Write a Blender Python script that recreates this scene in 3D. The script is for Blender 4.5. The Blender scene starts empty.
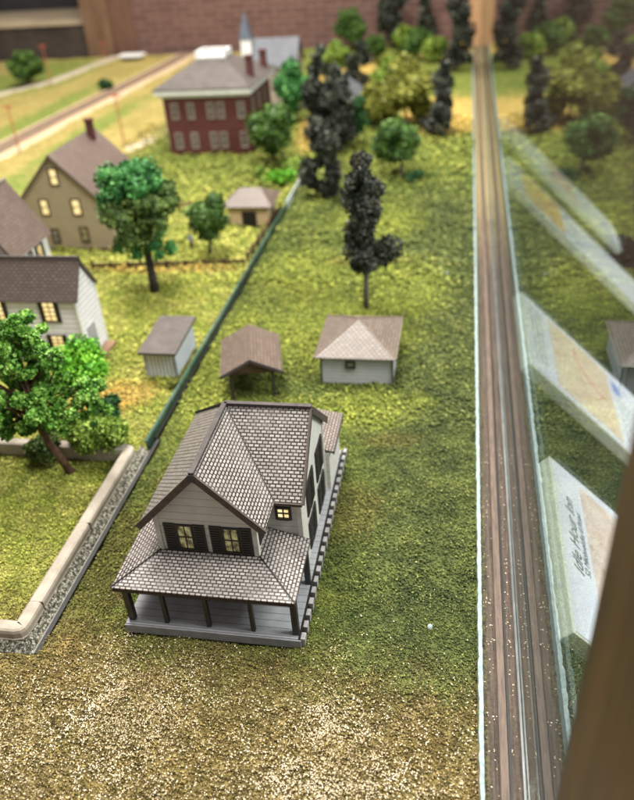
import bpy, math, random
import numpy as np
from mathutils import Vector, Matrix
random.seed(4)
RNG = np.random.default_rng(11)
SC = bpy.context.scene
COL = SC.collection

# ------------------------------------------------------------------ helpers
def srgb(r, g, b):
    f = lambda c: (c/255/12.92) if c/255 <= .04045 else ((c/255+.055)/1.055)**2.4
    return (f(r), f(g), f(b), 1)

class MB:
    def __init__(s): s.v = []; s.f = []
    def add(s, vs, fs):
        n = len(s.v); s.v += [tuple(p) for p in vs]; s.f += [[n+i for i in q] for q in fs]; return s
    def box(s, x0, x1, y0, y1, z0, z1):
        return s.add([(x0,y0,z0),(x1,y0,z0),(x1,y1,z0),(x0,y1,z0),(x0,y0,z1),(x1,y0,z1),(x1,y1,z1),(x0,y1,z1)],
              [(0,3,2,1),(4,5,6,7),(0,1,5,4),(1,2,6,5),(2,3,7,6),(3,0,4,7)])
    def slab(s, pts, t):                      # polygon given counter-clockwise from outside, thickened inward
        P = [Vector(p) for p in pts]; nrm = Vector((0,0,0))
        for i in range(len(P)):
            a, b = P[i], P[(i+1) % len(P)]; nrm += a.cross(b)
        nrm.normalize(); n = len(P)
        Q = [p - nrm*t for p in P]
        fs = [tuple(range(n)), tuple(range(2*n-1, n-1, -1))]
        fs += [(i, n+i, n+(i+1) % n, (i+1) % n) for i in range(n)]
        return s.add(P+Q, fs)
    def bar(s, a, b, w, h=None, up=(0,0,1)):  # square bar between two points
        a, b = Vector(a), Vector(b); h = h or w
        d = (b-a).normalized(); u = Vector(up)
        if abs(d.dot(u)) > .98: u = Vector((0,1,0))
        sx = d.cross(u).normalized()*w/2; sy = sx.cross(d).normalized()*h/2
        vs = []
        for p in (a, b): vs += [p-sx-sy, p+sx-sy, p+sx+sy, p-sx+sy]
        return s.add(vs, [(0,1,2,3),(7,6,5,4),(0,4,5,1),(1,5,6,2),(2,6,7,3),(3,7,4,0)])
    def tube(s, pts, rad, n=8, cap=True):
        pts = [Vector(p) for p in pts]; rings = []
        for i, p in enumerate(pts):
            d = (pts[min(i+1, len(pts)-1)] - pts[max(i-1, 0)]).normalized()
            u = Vector((1,0,0)) if abs(d.x) < .9 else Vector((0,1,0))
            a = d.cross(u).normalized(); b = d.cross(a); r = rad[i] if hasattr(rad, '__len__') else rad
            rings.append([p + a*r*math.cos(2*math.pi*k/n) + b*r*math.sin(2*math.pi*k/n) for k in range(n)])
        vs = [q for r in rings for q in r]; fs = []
        for i in range(len(pts)-1):
            for k in range(n):
                fs.append((i*n+k, i*n+(k+1) % n, (i+1)*n+(k+1) % n, (i+1)*n+k))
        if cap: fs += [tuple(range(n-1, -1, -1)), tuple((len(pts)-1)*n+k for k in range(n))]
        return s.add(vs, fs)
    def build(s, name, mat, parent=None, bevel=0, smooth=False, origin=None):
        me = bpy.data.meshes.new(name)
        o0 = Vector(origin) if origin is not None else (Vector(parent['_o']) if parent is not None and '_o' in parent else Vector((0,0,0)))
        me.from_pydata([tuple(Vector(p)-o0) for p in s.v], [], s.f); me.validate()
        uvs(me); me.materials.append(mat)
        if smooth: me.shade_smooth()
        ob = bpy.data.objects.new(name, me); COL.objects.link(ob)
        if parent is not None:
            ob.parent = parent
            if parent.type == 'MESH': ob['_o'] = tuple(o0); 
            else: ob['_o'] = tuple(o0)
        else:
            ob.location = o0; ob['_o'] = tuple(o0)
        if bevel:
            m = ob.modifiers.new('Bevel', 'BEVEL'); m.width = bevel; m.segments = 2; m.limit_method = 'ANGLE'
        return ob

def uvs(me):
    uv = me.uv_layers.new(name='UVMap'); d = uv.data
    for p in me.polygons:
        n = p.normal
        h = Vector((-n.y, n.x, 0))
        h = h.normalized() if h.length > 1e-3 else Vector((1,0,0))
        w = n.cross(h)
        for li in p.loop_indices:
            c = me.vertices[me.loops[li].vertex_index].co
            d[li].uv = (c.dot(h), c.dot(w))

def thing(name, label, cat, loc=(0,0,0), group=None, rz=0):
    o = bpy.data.objects.new(name, None); COL.objects.link(o)
    o.location = loc; o['_o'] = tuple(loc); o['label'] = label; o['category'] = cat
    o.empty_display_size = .1
    if group: o['group'] = group
    return o
def tag(o, label=None, cat=None, group=None, kind=None):
    if label: o['label'] = label
    if cat: o['category'] = cat
    if group: o['group'] = group
    if kind: o['kind'] = kind
    return o

def npmesh(name, verts, k, mat, tint=None, tris_per=None):
    """verts (N,m,3); k = list of index tuples per element"""
    N, m, _ = verts.shape
    me = bpy.data.meshes.new(name)
    me.vertices.add(N*m); me.vertices.foreach_set('co', verts.reshape(-1).astype(np.float32))
    fl = len(k[0]); nf = len(k)
    idx = (np.arange(N)[:, None, None]*m + np.array(k)[None]).reshape(-1)
    me.loops.add(len(idx)); me.loops.foreach_set('vertex_index', idx.astype(np.int32))
    me.polygons.add(N*nf); me.polygons.foreach_set('loop_start', (np.arange(N*nf)*fl).astype(np.int32))
    me.update(calc_edges=True)
    if tint is not None:
        a = me.attributes.new('tint', 'FLOAT', 'FACE')
        a.data.foreach_set('value', np.repeat(tint, nf).astype(np.float32))
    me.materials.append(mat)
    return me

# ------------------------------------------------------------------ materials
class NT:
    def __init__(s, name):
        s.m = bpy.data.materials.new(name); s.m.use_nodes = True; s.t = s.m.node_tree; s.t.nodes.clear()
        s.out = s.t.nodes.new('ShaderNodeOutputMaterial')
    def n(s, kind, **kw):
        nd = s.t.nodes.new(kind)
        for k, v in kw.items(): setattr(nd, k, v)
        return nd
    def l(s, a, b): s.t.links.new(a, b)
    def val(s, sock, v):
        if isinstance(v, bpy.types.NodeSocket): s.l(v, sock)
        else: sock.default_value = v
    def math(s, op, a, b=0.0, c=None, clamp=False):
        nd = s.n('ShaderNodeMath', operation=op, use_clamp=clamp)
        s.val(nd.inputs[0], a); s.val(nd.inputs[1], b)
        if c is not None: s.val(nd.inputs[2], c)
        return nd.outputs[0]
    def sm(s, v, lo, hi):
        nd = s.n('ShaderNodeMapRange', interpolation_type='SMOOTHSTEP')
        s.val(nd.inputs['Value'], v); nd.inputs['From Min'].default_value = lo; nd.inputs['From Max'].default_value = hi
        if lo > hi:
            nd.inputs['From Min'].default_value = hi; nd.inputs['From Max'].default_value = lo
            nd.inputs['To Min'].default_value = 1; nd.inputs['To Max'].default_value = 0
        return nd.outputs[0]
    def noise(s, vec, scale, detail=4, rough=.6, out='Fac'):
        nd = s.n('ShaderNodeTexNoise'); nd.inputs['Scale'].default_value = scale
        nd.inputs['Detail'].default_value = detail; nd.inputs['Roughness'].default_value = rough
        if vec is not None: s.l(vec, nd.inputs['Vector'])
        return nd.outputs[out]
    def mix(s, f, a, b, mode='MIX'):
        nd = s.n('ShaderNodeMix', data_type='RGBA', blend_type=mode)
        s.val(nd.inputs[0], f); s.val(nd.inputs[6], a); s.val(nd.inputs[7], b)
        return nd.outputs[2]
    def ramp(s, f, stops, interp='LINEAR'):
        nd = s.n('ShaderNodeValToRGB'); cr = nd.color_ramp; cr.interpolation = interp
        while len(cr.elements) < len(stops): cr.elements.new(.5)
        for e, (p, c) in zip(cr.elements, stops): e.position = p; e.color = c
        s.l(f, nd.inputs[0]); return nd.outputs[0]
    def bump(s, h, strength=.5, dist=.01):
        nd = s.n('ShaderNodeBump'); nd.inputs['Strength'].default_value = strength; nd.inputs['Distance'].default_value = dist
        s.l(h, nd.inputs['Height']); return nd.outputs[0]
    def bsdf(s, col, rough=.7, bump=None, spec=.3, **kw):
        b = s.n('ShaderNodeBsdfPrincipled'); s.val(b.inputs['Base Color'], col); s.val(b.inputs['Roughness'], rough)
        b.inputs['Specular IOR Level'].default_value = spec
        for k, v in kw.items(): s.val(b.inputs[k], v)
        if bump is not None: s.l(bump, b.inputs['Normal'])
        s.l(b.outputs[0], s.out.inputs[0]); return b
    def obj(s): return s.n('ShaderNodeTexCoord').outputs['Object']
    def uv(s): return s.n('ShaderNodeTexCoord').outputs['UV']

def m_plain(name, c, c2=None, scale=12, rough=.6, bump=.2, spec=.3, bscale=None, stretch=None):
    t = NT(name); v = t.obj()
    if stretch:
        mp = t.n('ShaderNodeMapping'); mp.inputs['Scale'].default_value = stretch; t.l(v, mp.inputs[0]); v = mp.outputs[0]
    f = t.noise(v, scale, 5, .65)
    c2 = c2 or tuple(x*.72 for x in c[:3])+(1,)
    col = t.ramp(f, [(.3, c2), (.7, c)])
    fb = t.noise(v, bscale or scale*4, 3)
    t.bsdf(col, rough, t.bump(fb, bump, .01), spec); return t.m

def m_shingle(name, tile, tile2, gap, bw=.039, rh=.024, mortar=.0046, rough=.45, dirt=None):
    t = NT(name); uv = t.uv()
    br = t.n('ShaderNodeTexBrick'); br.offset = .5
    for k, v in (('Scale', 1), ('Brick Width', bw), ('Row Height', rh), ('Mortar Size', mortar), ('Mortar Smooth', .1), ('Bias', 0)):
        br.inputs[k].default_value = v
    br.inputs['Color1'].default_value = tile; br.inputs['Color2'].default_value = tile2; br.inputs['Mortar'].default_value = gap
    wob = t.noise(uv, 26, 2, .5, 'Color')
    mm = t.n('ShaderNodeVectorMath', operation='MULTIPLY_ADD'); t.l(wob, mm.inputs[0]); mm.inputs[1].default_value = (.003,.003,0); t.l(uv, mm.inputs[2])
    t.l(mm.outputs[0], br.inputs['Vector'])
    n1 = t.noise(t.obj(), 5, 5, .7)
    col = t.mix(t.sm(n1, .42, .72), br.outputs['Color'], dirt or tuple(x*.55 for x in tile[:3])+(1,), 'MIX')
    col = t.mix(.45, br.outputs['Color'], col)
    sp = t.noise(uv, 140, 2); col = t.mix(t.math('MULTIPLY', t.sm(sp, .55, .8), .35), col, gap)
    h = t.math('SUBTRACT', 1.0, br.outputs['Fac'])
    t.bsdf(col, rough, t.bump(h, .8, .006), .35); return t.m

def m_siding(name, c, pitch=.05, line=.1, dark=.45, rough=.55, vertical=False, dirt=.85):
    t = NT(name); uv = t.uv()
    sp = t.n('ShaderNodeSeparateXYZ'); t.l(uv, sp.inputs[0])
    q = t.math('FRACT', t.math('DIVIDE', sp.outputs[0 if vertical else 1], pitch))
    ln = t.math('LESS_THAN', q, line)
    f = t.noise(t.obj(), 9, 5, .7)
    base = t.ramp(f, [(.3, tuple(x*dirt for x in c[:3])+(1,)), (.65, c)])
    col = t.mix(ln, base, tuple(x*dark for x in c[:3])+(1,))
    fine = t.noise(t.obj(), 90, 2)
    h = t.math('ADD', t.math('SUBTRACT', 1.0, ln) if vertical else t.math('SUBTRACT', 1.0, q), t.math('MULTIPLY', fine, .15))
    t.bsdf(col, rough, t.bump(h, .6, .008), .3); return t.m

def m_leaf(name, stops, scale=7, rough=.6, spec=.25, trans=0.0):
    t = NT(name)
    at = t.n('ShaderNodeAttribute', attribute_name='tint')
    f = t.noise(t.obj(), scale, 3)
    g = t.math('ADD', t.math('MULTIPLY', t.math('SUBTRACT', f, .5), 1.6), t.math('MULTIPLY', at.outputs['Fac'], .5))
    g = t.math('ADD', g, .25, clamp=True)
    n = len(stops); col = t.ramp(g, [(.15+.7*i/(n-1), c) for i, c in enumerate(stops)])
    t.bsdf(col, rough, None, spec); return t.m

def ground_color(t):
    """yard colours by place, world space"""
    pos = t.n('ShaderNodeNewGeometry').outputs['Position']
    sp = t.n('ShaderNodeSeparateXYZ'); t.l(pos, sp.inputs[0]); X, Y = sp.outputs[0], sp.outputs[1]
    n1 = t.noise(pos, .9, 4, .6); n2 = t.noise(pos, 3.2, 5, .65); n3 = t.noise(pos, 12, 4, .65)
    w = t.math('SUBTRACT', n1, .5); w2 = t.math('SUBTRACT', n2, .5)
    Xn = t.math('ADD', X, t.math('MULTIPLY', w2, .5)); Yn = t.math('ADD', Y, t.math('MULTIPLY', w, 1.8))
    Yf = t.math('ADD', Y, t.math('ADD', t.math('MULTIPLY', w2, 1.1), t.math('MULTIPLY', t.math('ADD', X, 1.2), .12)))
    # east side base: dark to olive greens
    east = t.ramp(n2, [(.34, srgb(66,78,40)), (.5, srgb(96,106,52)), (.66, srgb(120,126,60))])
    dark = t.ramp(n2, [(.35, srgb(64,74,44)), (.65, srgb(100,107,60))])
    east = t.mix(t.sm(Xn, -1.0, -.35), east, dark)
    def blob(cx, cy, rx, ry):
        a = t.math('DIVIDE', t.math('SUBTRACT', X, cx), rx); b = t.math('DIVIDE', t.math('SUBTRACT', Y, cy), ry)
        d = t.math('SQRT', t.math('ADD', t.math('MULTIPLY', a, a), t.math('MULTIPLY', b, b)))
        d = t.math('ADD', d, t.math('ADD', t.math('MULTIPLY', w2, 1.6), t.math('MULTIPLY', t.math('SUBTRACT', t.noise(pos, 22, 4, .75), .5), 2.2)))
        return t.sm(d, 1.15, .7)
    yg = t.ramp(n3, [(.3, srgb(118,128,52)), (.55, srgb(144,150,66)), (.75, srgb(164,162,84))])
    for b in ((-1.3,7.4,1.0,.9), (-.6,8.6,.6,.9), (-.7,5.9,.5,.35), (-1.9,8.9,.7,.8), (-1.2,10.8,.7,.7), (-1.6,5.7,.9,.3), (-2.4,6.6,.25,1.4)):
        east = t.mix(t.math('MULTIPLY', blob(*b), .6), east, yg)
    brn = t.ramp(n3, [(.3, srgb(86,80,44)), (.7, srgb(122,108,62))])
    for b in ((-.75,4.45,.3,.35), (-2.45,3.6,.25,.8), (-1.2,9.3,.6,.18), (-2.2,4.6,.25,.5), (-.5,5.4,.25,.12)):
        east = t.mix(t.math('MULTIPLY', blob(*b), .5), east, brn)
    # west side: bright yellow green
    west = t.ramp(n2, [(.32, srgb(128,140,56)), (.5, srgb(152,154,76)), (.68, srgb(174,169,98))])
    for b in ((-3.45,5.7,.35,.3), (-3.2,6.0,.3,.25), (-3.9,9.0,1.2,.15)):
        west = t.mix(t.math('MULTIPLY', blob(*b), .7), west, srgb(176,142,78))
    west = t.mix(t.math('MULTIPLY', blob(-3.3,4.9,.6,.35), .5), west, srgb(112,120,44))
    col = t.mix(t.sm(X, -2.70, -2.66), west, east)
    # far zone
    far = t.ramp(n1, [(.35, srgb(98,114,50)), (.6, srgb(122,130,62))])
    far = t.mix(t.sm(n2, .42, .62), far, t.ramp(n3, [(.35, srgb(84,100,42)), (.65, srgb(144,144,70))]))
    col = t.mix(t.sm(Yn, 10.8, 14), col, far)
    och = t.ramp(n2, [(.3, srgb(186,154,84)), (.7, srgb(206,176,104))])
    for b in ((-.35,17.3,1.1,1.8), (-2.9,21.5,1.1,2.6), (-.4,25.4,.9,1.6), (-3.0,16.6,.4,2.0)):
        col = t.mix(blob(*b), col, och)
    gold = t.ramp(n1, [(.35, srgb(154,140,82)), (.65, srgb(172,154,96))])
    wf = t.math('MULTIPLY', t.sm(t.math('ADD', X, t.math('MULTIPLY', w, 1.2)), -6.0, -6.8), t.sm(Y, 9.5, 11))
    col = t.mix(wf, col, gold)
    for b in ((-8.3,16.4,.35,3.6), (-10.4,18.5,.4,4.0), (-13.2,23.6,1.7,3.2), (-8.4,12.2,.9,1.2), (-7.9,21.6,.35,2.2)):
        col = t.mix(t.math('MULTIPLY', blob(*b), .85), col, srgb(116,132,62))
    # near strip: dry brown
    near = t.ramp(n3, [(.3, srgb(90,76,46)), (.5, srgb(124,106,68)), (.72, srgb(158,138,96))])
    col = t.mix(t.math('MULTIPLY', t.sm(t.math('ADD', Yf, t.math('MULTIPLY', t.math('SUBTRACT', n3, .5), .7)), 3.4, 2.6), .92), col, near)
    return col, pos

def m_ground():
    t = NT('ground_turf'); col, pos = ground_color(t)
    f = t.math('ADD', t.math('MULTIPLY', t.noise(pos, 38, 4, .7), .55), t.math('MULTIPLY', t.noise(pos, 9, 4, .7), .45)); f2 = t.noise(pos, 110, 2)
    k = t.ramp(f, [(.36, (.35,.36,.3,1)), (.5, (.85,.85,.8,1)), (.64, (1.3,1.28,1.15,1))])
    col = t.mix(1.0, col, k, 'MULTIPLY')
    h = t.math('ADD', f, t.math('MULTIPLY', f2, .4))
    t.bsdf(col, .9, t.bump(h, .9, .03), .15); return t.m
def m_turf():
    t = NT('turf_crumbs'); col, pos = ground_color(t)
    at = t.n('ShaderNodeAttribute', attribute_name='tint')
    k = t.ramp(at.outputs['Fac'], [(0, (.40,.44,.36,1)), (.45, (.9,.92,.85,1)), (.75, (1.7,1.6,1.35,1)), (1, (2.7,2.5,2.1,1))])
    col = t.mix(1.0, col, k, 'MULTIPLY')
    col = t.mix(t.math('MULTIPLY', t.sm(at.outputs['Fac'], .74, .86), .4), col, srgb(164,158,96))
    t.bsdf(col, .85, None, .2); return t.m

# colours
M = {}
M['ground'] = m_ground(); M['turf'] = m_turf()
M['flake'] = m_leaf('dry_flakes', [srgb(150,130,98), srgb(194,176,144), srgb(222,208,184)], 3, .7)
M['shingle'] = m_shingle('pink_grey_shingles', srgb(158,149,144), srgb(130,121,116), srgb(30,23,21))
M['shingle_tan'] = m_shingle('tan_shingles', srgb(128,115,104), srgb(106,95,85), srgb(58,46,40), .05, .032, .005)
M['shingle_brown'] = m_shingle('brown_shingles', srgb(110,95,85), srgb(94,81,72), srgb(62,48,42), .06, .035, .004)
M['shingle_dark'] = m_shingle('dark_shingles', srgb(92,79,72), srgb(78,67,62), srgb(50,40,37), .06, .035, .005)
M['roof_red'] = m_shingle('red_brown_roof', srgb(104,89,81), srgb(93,79,72), srgb(70,55,50), .07, .04, .003)
M['roof_flat'] = m_plain('roof_felt', srgb(86,78,73), srgb(66,59,56), 6, .7)
M['roof_slate'] = m_plain('slate_roof', srgb(94,95,100), srgb(76,77,82), 5, .6)
M['cap'] = m_plain('ridge_cap', srgb(74,66,65), srgb(50,44,43), 20, .7)
M['siding'] = m_siding('grey_clapboard', srgb(194,190,184), .062, .05, .4)
M['siding_fine'] = m_siding('pale_clapboard', srgb(224,219,222), .058, .16, .55)
M['siding_grey'] = m_siding('shed_clapboard', srgb(164,165,168), .04, .12, .55)
M['siding_tan'] = m_siding('tan_clapboard', srgb(154,138,114), .045, .14, .7)
M['siding_vert'] = m_siding('vertical_boards', srgb(212,216,224), .04, .38, .42, vertical=True)
M['trim'] = m_plain('grey_trim', srgb(196,192,186), srgb(170,166,160), 14)
M['white'] = m_plain('white_paint', srgb(228,226,224), srgb(204,202,198), 8, .5)
M['black'] = m_plain('black_paint', srgb(44,40,38), srgb(26,24,24), 30, .45, spec=.5)
M['deck'] = m_siding('grey_deck_boards', srgb(160,159,163), .058, .07, .35, dirt=.78)
M['deck_end'] = m_plain('deck_ends', srgb(164,158,158), srgb(120,116,118), 25)
M['dark'] = m_plain('dark_void', srgb(30,26,24), None, 10)
M['dark_wood'] = m_plain('dark_wood', srgb(84,60,42), srgb(54,38,28), 14)
M['beige_wall'] = m_siding('beige_wall', srgb(186,158,124), .06, .1, .8)
M['step'] = m_plain('brown_step', srgb(134,104,80), srgb(104,78,60), 14)

def m_brick(name, a, b, c, bw=.12, rh=.04, mo=.006):
    t = NT(name); br = t.n('ShaderNodeTexBrick'); t.l(t.uv(), br.inputs['Vector'])
    for k, v in (('Scale', 1), ('Brick Width', bw), ('Row Height', rh), ('Mortar Size', mo), ('Mortar Smooth', .2)): br.inputs[k].default_value = v
    br.inputs['Color1'].default_value = a; br.inputs['Color2'].default_value = b; br.inputs['Mortar'].default_value = c
    n = t.noise(t.obj(), 3, 4); col = t.mix(t.math('MULTIPLY', t.sm(n, .45, .7), .35), br.outputs['Color'], tuple(x*.6 for x in a[:3])+(1,))
    t.bsdf(col, .8, t.bump(t.math('SUBTRACT', 1.0, br.outputs['Fac']), .5, .01), .2); return t.m
M['brick'] = m_brick('red_brick', srgb(98,56,50), srgb(86,48,44), srgb(84,50,46), .07, .028, .003)
M['room_brick'] = m_brick('room_brick', srgb(112,82,75), srgb(94,69,63), srgb(126,101,93), .62, .2, .025)
M['chimney'] = m_brick('chimney_brick', srgb(92,50,46), srgb(76,41,38), srgb(100,70,64), .05, .02, .002)

def m_pane(name, c, strength, c2=None):
    t = NT(name); f = t.noise(t.obj(), 19, 4)
    col = t.ramp(f, [(.4, c2 or tuple(x*.45 for x in c[:3])+(1,)), (.65, c)])
    b = t.bsdf(srgb(90,84,70), .15, None, .5); t.l(col, b.inputs['Emission Color']); b.inputs['Emission Strength'].default_value = strength
    return t.m
M['lit'] = m_pane('lit_window', srgb(255,240,184), 1.2, srgb(236,202,124))
M['lit_dim'] = m_pane('dim_lit_window', srgb(232,222,150), .36, srgb(74,60,26))
M['glass_dark'] = m_plain('dark_glass', srgb(150,146,142), srgb(92,90,92), 6, .2, 0, .6)

M['hall_pane'] = m_plain('hall_glass', srgb(120,110,106), srgb(46,40,40), 14, .3, 0, .5); M['window_cream'] = m_plain('window_cream', srgb(158,145,135), srgb(136,124,116), 8)
M['church_wall'] = m_plain('church_wall', srgb(176,160,146), srgb(150,134,122), 4)
def m_glass():
    t = NT('display_glass')
    lw = t.n('ShaderNodeLayerWeight'); lw.inputs['Blend'].default_value = .5
    p = t.math('POWER', lw.outputs['Facing'], 5.0)
    fac = t.math('ADD', t.math('MULTIPLY', p, .86), .04)
    tr = t.n('ShaderNodeBsdfTransparent'); tr.inputs[0].default_value = (.93,.97,.96,1)
    gl = t.n('ShaderNodeBsdfGlossy'); gl.inputs['Roughness'].default_value = 0.0; gl.inputs[0].default_value = (.80,.84,.84,1)
    mx = t.n('ShaderNodeMixShader'); t.l(fac, mx.inputs[0]); t.l(tr.outputs[0], mx.inputs[1]); t.l(gl.outputs[0], mx.inputs[2])
    t.l(mx.outputs[0], t.out.inputs[0]); return t.m
M['glass'] = m_glass()
def m_acrylic(name, tint, f0=.12, gcol=(.9,1,.95,1)):
    t = NT(name); lw = t.n('ShaderNodeLayerWeight'); lw.inputs['Blend'].default_value = .5
    fac = t.math('ADD', t.math('MULTIPLY', t.math('POWER', lw.outputs['Facing'], 3.0), .8), f0)
    tr = t.n('ShaderNodeBsdfTransparent'); tr.inputs[0].default_value = tint
    gl = t.n('ShaderNodeBsdfGlossy'); gl.inputs['Roughness'].default_value = .08; gl.inputs[0].default_value = gcol
    mx = t.n('ShaderNodeMixShader'); t.l(fac, mx.inputs[0]); t.l(tr.outputs[0], mx.inputs[1]); t.l(gl.outputs[0], mx.inputs[2])
    t.l(mx.outputs[0], t.out.inputs[0]); return t.m
M['acrylic'] = m_acrylic('green_acrylic', (.30,.46,.38,1))
M['acrylic_edge'] = m_plain('acrylic_edge', srgb(44,72,60), srgb(24,42,36), 6, .2, .05, .6)
M['acrylic_glare'] = m_plain('lamp_glare_white', srgb(206,214,220), srgb(170,180,186), 3, .25, .05, .6)  # whitish colour standing for the lamps mirrored in the divider
M['foam'] = m_plain('white_foam', srgb(156,170,170), srgb(112,126,125), 34, .8, .6)
M['black_edge'] = m_plain('black_edge', srgb(24,22,20), None, 9, .5)
M['curb'] = m_plain('concrete_curb', srgb(160,149,135), srgb(128,118,106), 6, .7, .15)
def m_speckle():
    t = NT('speckled_plaster'); f = t.noise(t.obj(), 42, 5, .8)
    col = t.ramp(f, [(.42, srgb(34,33,25)), (.5, srgb(84,81,68)), (.6, srgb(170,165,150))])
    t.bsdf(col, .8, t.bump(f, .9, .02)); return t.m
M['speckle'] = m_speckle()
def m_wood(name, a, b, stretch, scale=6, rough=.5, band=None):
    t = NT(name); mp = t.n('ShaderNodeMapping'); mp.inputs['Scale'].default_value = stretch; t.l(t.obj(), mp.inputs[0])
    f = t.noise(mp.outputs[0], scale, 6, .7); f2 = t.noise(mp.outputs[0], scale*5, 3)
    col = t.ramp(t.math('ADD', t.math('MULTIPLY', f, .75), t.math('MULTIPLY', f2, .25)), [(.38, b), (.62, a)])
    t.bsdf(col, rough, t.bump(f2, .25, .01)); return t.m
M['post_wood'] = m_wood('oak_post', srgb(78,54,26), srgb(42,28,12), (1.2,1.2,.12), 5, .45)
M['far_wood'] = m_wood('pine_post', srgb(188,148,108), srgb(156,118,84), (3,3,.3), 5)
def m_ledge():
    t = NT('dusty_ledge'); pos = t.n('ShaderNodeNewGeometry').outputs['Position']; sp = t.n('ShaderNodeSeparateXYZ'); t.l(pos, sp.inputs[0])
    mp = t.n('ShaderNodeMapping'); mp.inputs['Scale'].default_value = (9,.35,9); t.l(pos, mp.inputs[0])
    f = t.noise(mp.outputs[0], 7, 6, .7); g = t.noise(pos, 60, 4, .7); d = t.noise(pos, 1.6, 4)
    col = t.ramp(t.math('ADD', t.math('MULTIPLY', f, .65), t.math('MULTIPLY', g, .35)), [(.38, srgb(40,35,31)), (.62, srgb(88,75,65))])
    dust = t.mix(t.sm(g, .4, .65), srgb(120,108,72), srgb(176,156,108))
    m1 = t.math('MULTIPLY', t.sm(t.math('ADD', sp.outputs[1], t.math('MULTIPLY', d, 3.0)), 10.5, 14.5), .75)
    col = t.mix(m1, col, dust)
    col = t.mix(t.math('MULTIPLY', t.sm(sp.outputs[0], .31, .275), t.math('MULTIPLY', t.sm(g, .45, .6), .5)), col, srgb(120,116,58))
    t.bsdf(col, .75, t.bump(g, .5, .01), .2); return t.m
M['ledge'] = m_ledge()
M['batten'] = m_wood('pink_batten', srgb(100,83,72), srgb(68,56,48), (6,.6,6), 7, .6)
M['metal'] = m_plain('streak_grey', srgb(120,124,124), srgb(84,88,88), 4, .2, .02, .8)  # glossy grey for the streaks at the glass base
M['bark'] = m_plain('bark', srgb(104,76,58), srgb(62,46,36), 18, .8, .6)
M['bark_dark'] = m_plain('dark_bark', srgb(66,62,58), srgb(40,38,36), 18, .8, .6)
M['bark_grey'] = m_plain('grey_bark', srgb(112,104,98), srgb(78,72,68), 18, .8, .6)
M['orange'] = m_plain('orange_pole', srgb(176,92,62), None, 8)
M['ballast'] = m_plain('ballast', srgb(196,174,142), srgb(166,144,112), 14, .9, .5)
M['sleeper'] = m_plain('sleeper', srgb(158,134,114), srgb(128,108,92), 9)
M['rail'] = m_plain('rail_metal', srgb(140,122,108), srgb(116,100,88), 9, .4)
M['path'] = m_plain('gravel_path', srgb(184,172,152), srgb(160,148,128), 9, .9)

# ------------------------------------------------------------------ setting: board, ledge, room
# displaced layout board
def grid(name, x0, x1, y0, y1, nx, ny, mat, zf):
    xs = np.linspace(x0, x1, nx); ys = np.linspace(y0, y1, ny)
    X, Y = np.meshgrid(xs, ys); Z = zf(X, Y)
    V = np.stack([X, Y, Z], -1).reshape(-1, 3)
    me = bpy.data.meshes.new(name); me.vertices.add(len(V)); me.vertices.foreach_set('co', V.reshape(-1).astype(np.float32))
    i = np.arange((nx-1)*(ny-1)); a = (i//(nx-1))*nx + i % (nx-1)
    idx = np.stack([a, a+1, a+1+nx, a+nx], -1).reshape(-1)
    me.loops.add(len(idx)); me.loops.foreach_set('vertex_index', idx.astype(np.int32))
    me.polygons.add(len(i)); me.polygons.foreach_set('loop_start', (np.arange(len(i))*4).astype(np.int32))
    me.update(calc_edges=True); me.materials.append(mat)
    o = bpy.data.objects.new(name, me); COL.objects.link(o); return o
def relief(X, Y):
    return (.010*np.sin(X*3.1+Y*1.3)+.008*np.sin(X*7.3-Y*4.1+1)+.006*np.sin(Y*9.7+X*5.2)+.004*np.sin(X*23+Y*17)+.004*np.sin(X*31-Y*27)) - .018
tag(grid('ground', -18, .238, .6, 26.75, 420, 620, M['ground'], relief), kind='structure')

def edge_strip():
    mb = MB(); ys = np.arange(.6, 26.7, .03); vs = []
    for y in ys:
        j = .002*math.sin(y*13)+.002*math.sin(y*41+1)+.005*random.random()
        k = .004*random.random()
        vs += [(.232-j*.6, y, -.1), (.238-j, y, .010+j), (.259+k, y, .004+k), (.265+k+j*.5, y, -.1)]
    fs = []
    for i in range(len(ys)-1):
        for a, b in ((0,1),(1,2),(2,3)): fs.append((i*4+a, i*4+b, (i+1)*4+b, (i+1)*4+a))
    mb.add(vs, fs)
    return mb.build('foam_edge', M['foam'])
tag(edge_strip(), 'rough white foam edge of the layout along the track-like ledge', 'edging')
led = MB().box(.2, .56, .6, 26.9, -.16, -.092).build('ledge', M['ledge']); tag(led, kind='structure')
gv = MB().box(.404, .418, .6, 26.8, -.0915, -.086).build('groove_stripe', M['black_edge']); tag(gv, 'thin dark strip running along the ledge right next to the pinkish strip', 'batten')  # dark strip standing for a groove in the ledge
bt = MB().box(.352, .40, .6, 26.8, -.09, -.074).build('wood_batten', M['batten'], bevel=.004)
tag(bt, 'long thin pinkish brown wooden strip lying on the ledge beside the glass', 'batten')
ch = MB().box(.474, .487, 1.80, 26.1, -.0895, -.076).box(.482, .487, 1.80, 26.1, -.076, -.062).build('streak_strip', M['metal'], bevel=.002)  # strip added to stand for streak reflections along the glass base
tag(ch, 'thin glossy strip added for the bright streaks along the bottom of the glass', 'channel')
gp = MB().box(.49, .515, 1.795, 26.195, -.088, 7.0).build('glass_pane', M['glass'])
tag(gp, 'large clear display glass reflecting the model landscape', 'glass pane')
np_ = MB().box(.49, 1.5, 1.05, 1.79, -3.5, 9).build('corner_post', M['post_wood'], bevel=.012)
tag(np_, 'thick brown wooden corner post close to the viewer, out of focus', 'post')
fp = MB().box(.12, .489, 26.2, 26.55, -.086, 7).build('corner_post', M['far_wood'], bevel=.01)
tag(fp, 'orange lit wooden corner post at the far end of the glass', 'post')
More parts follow.
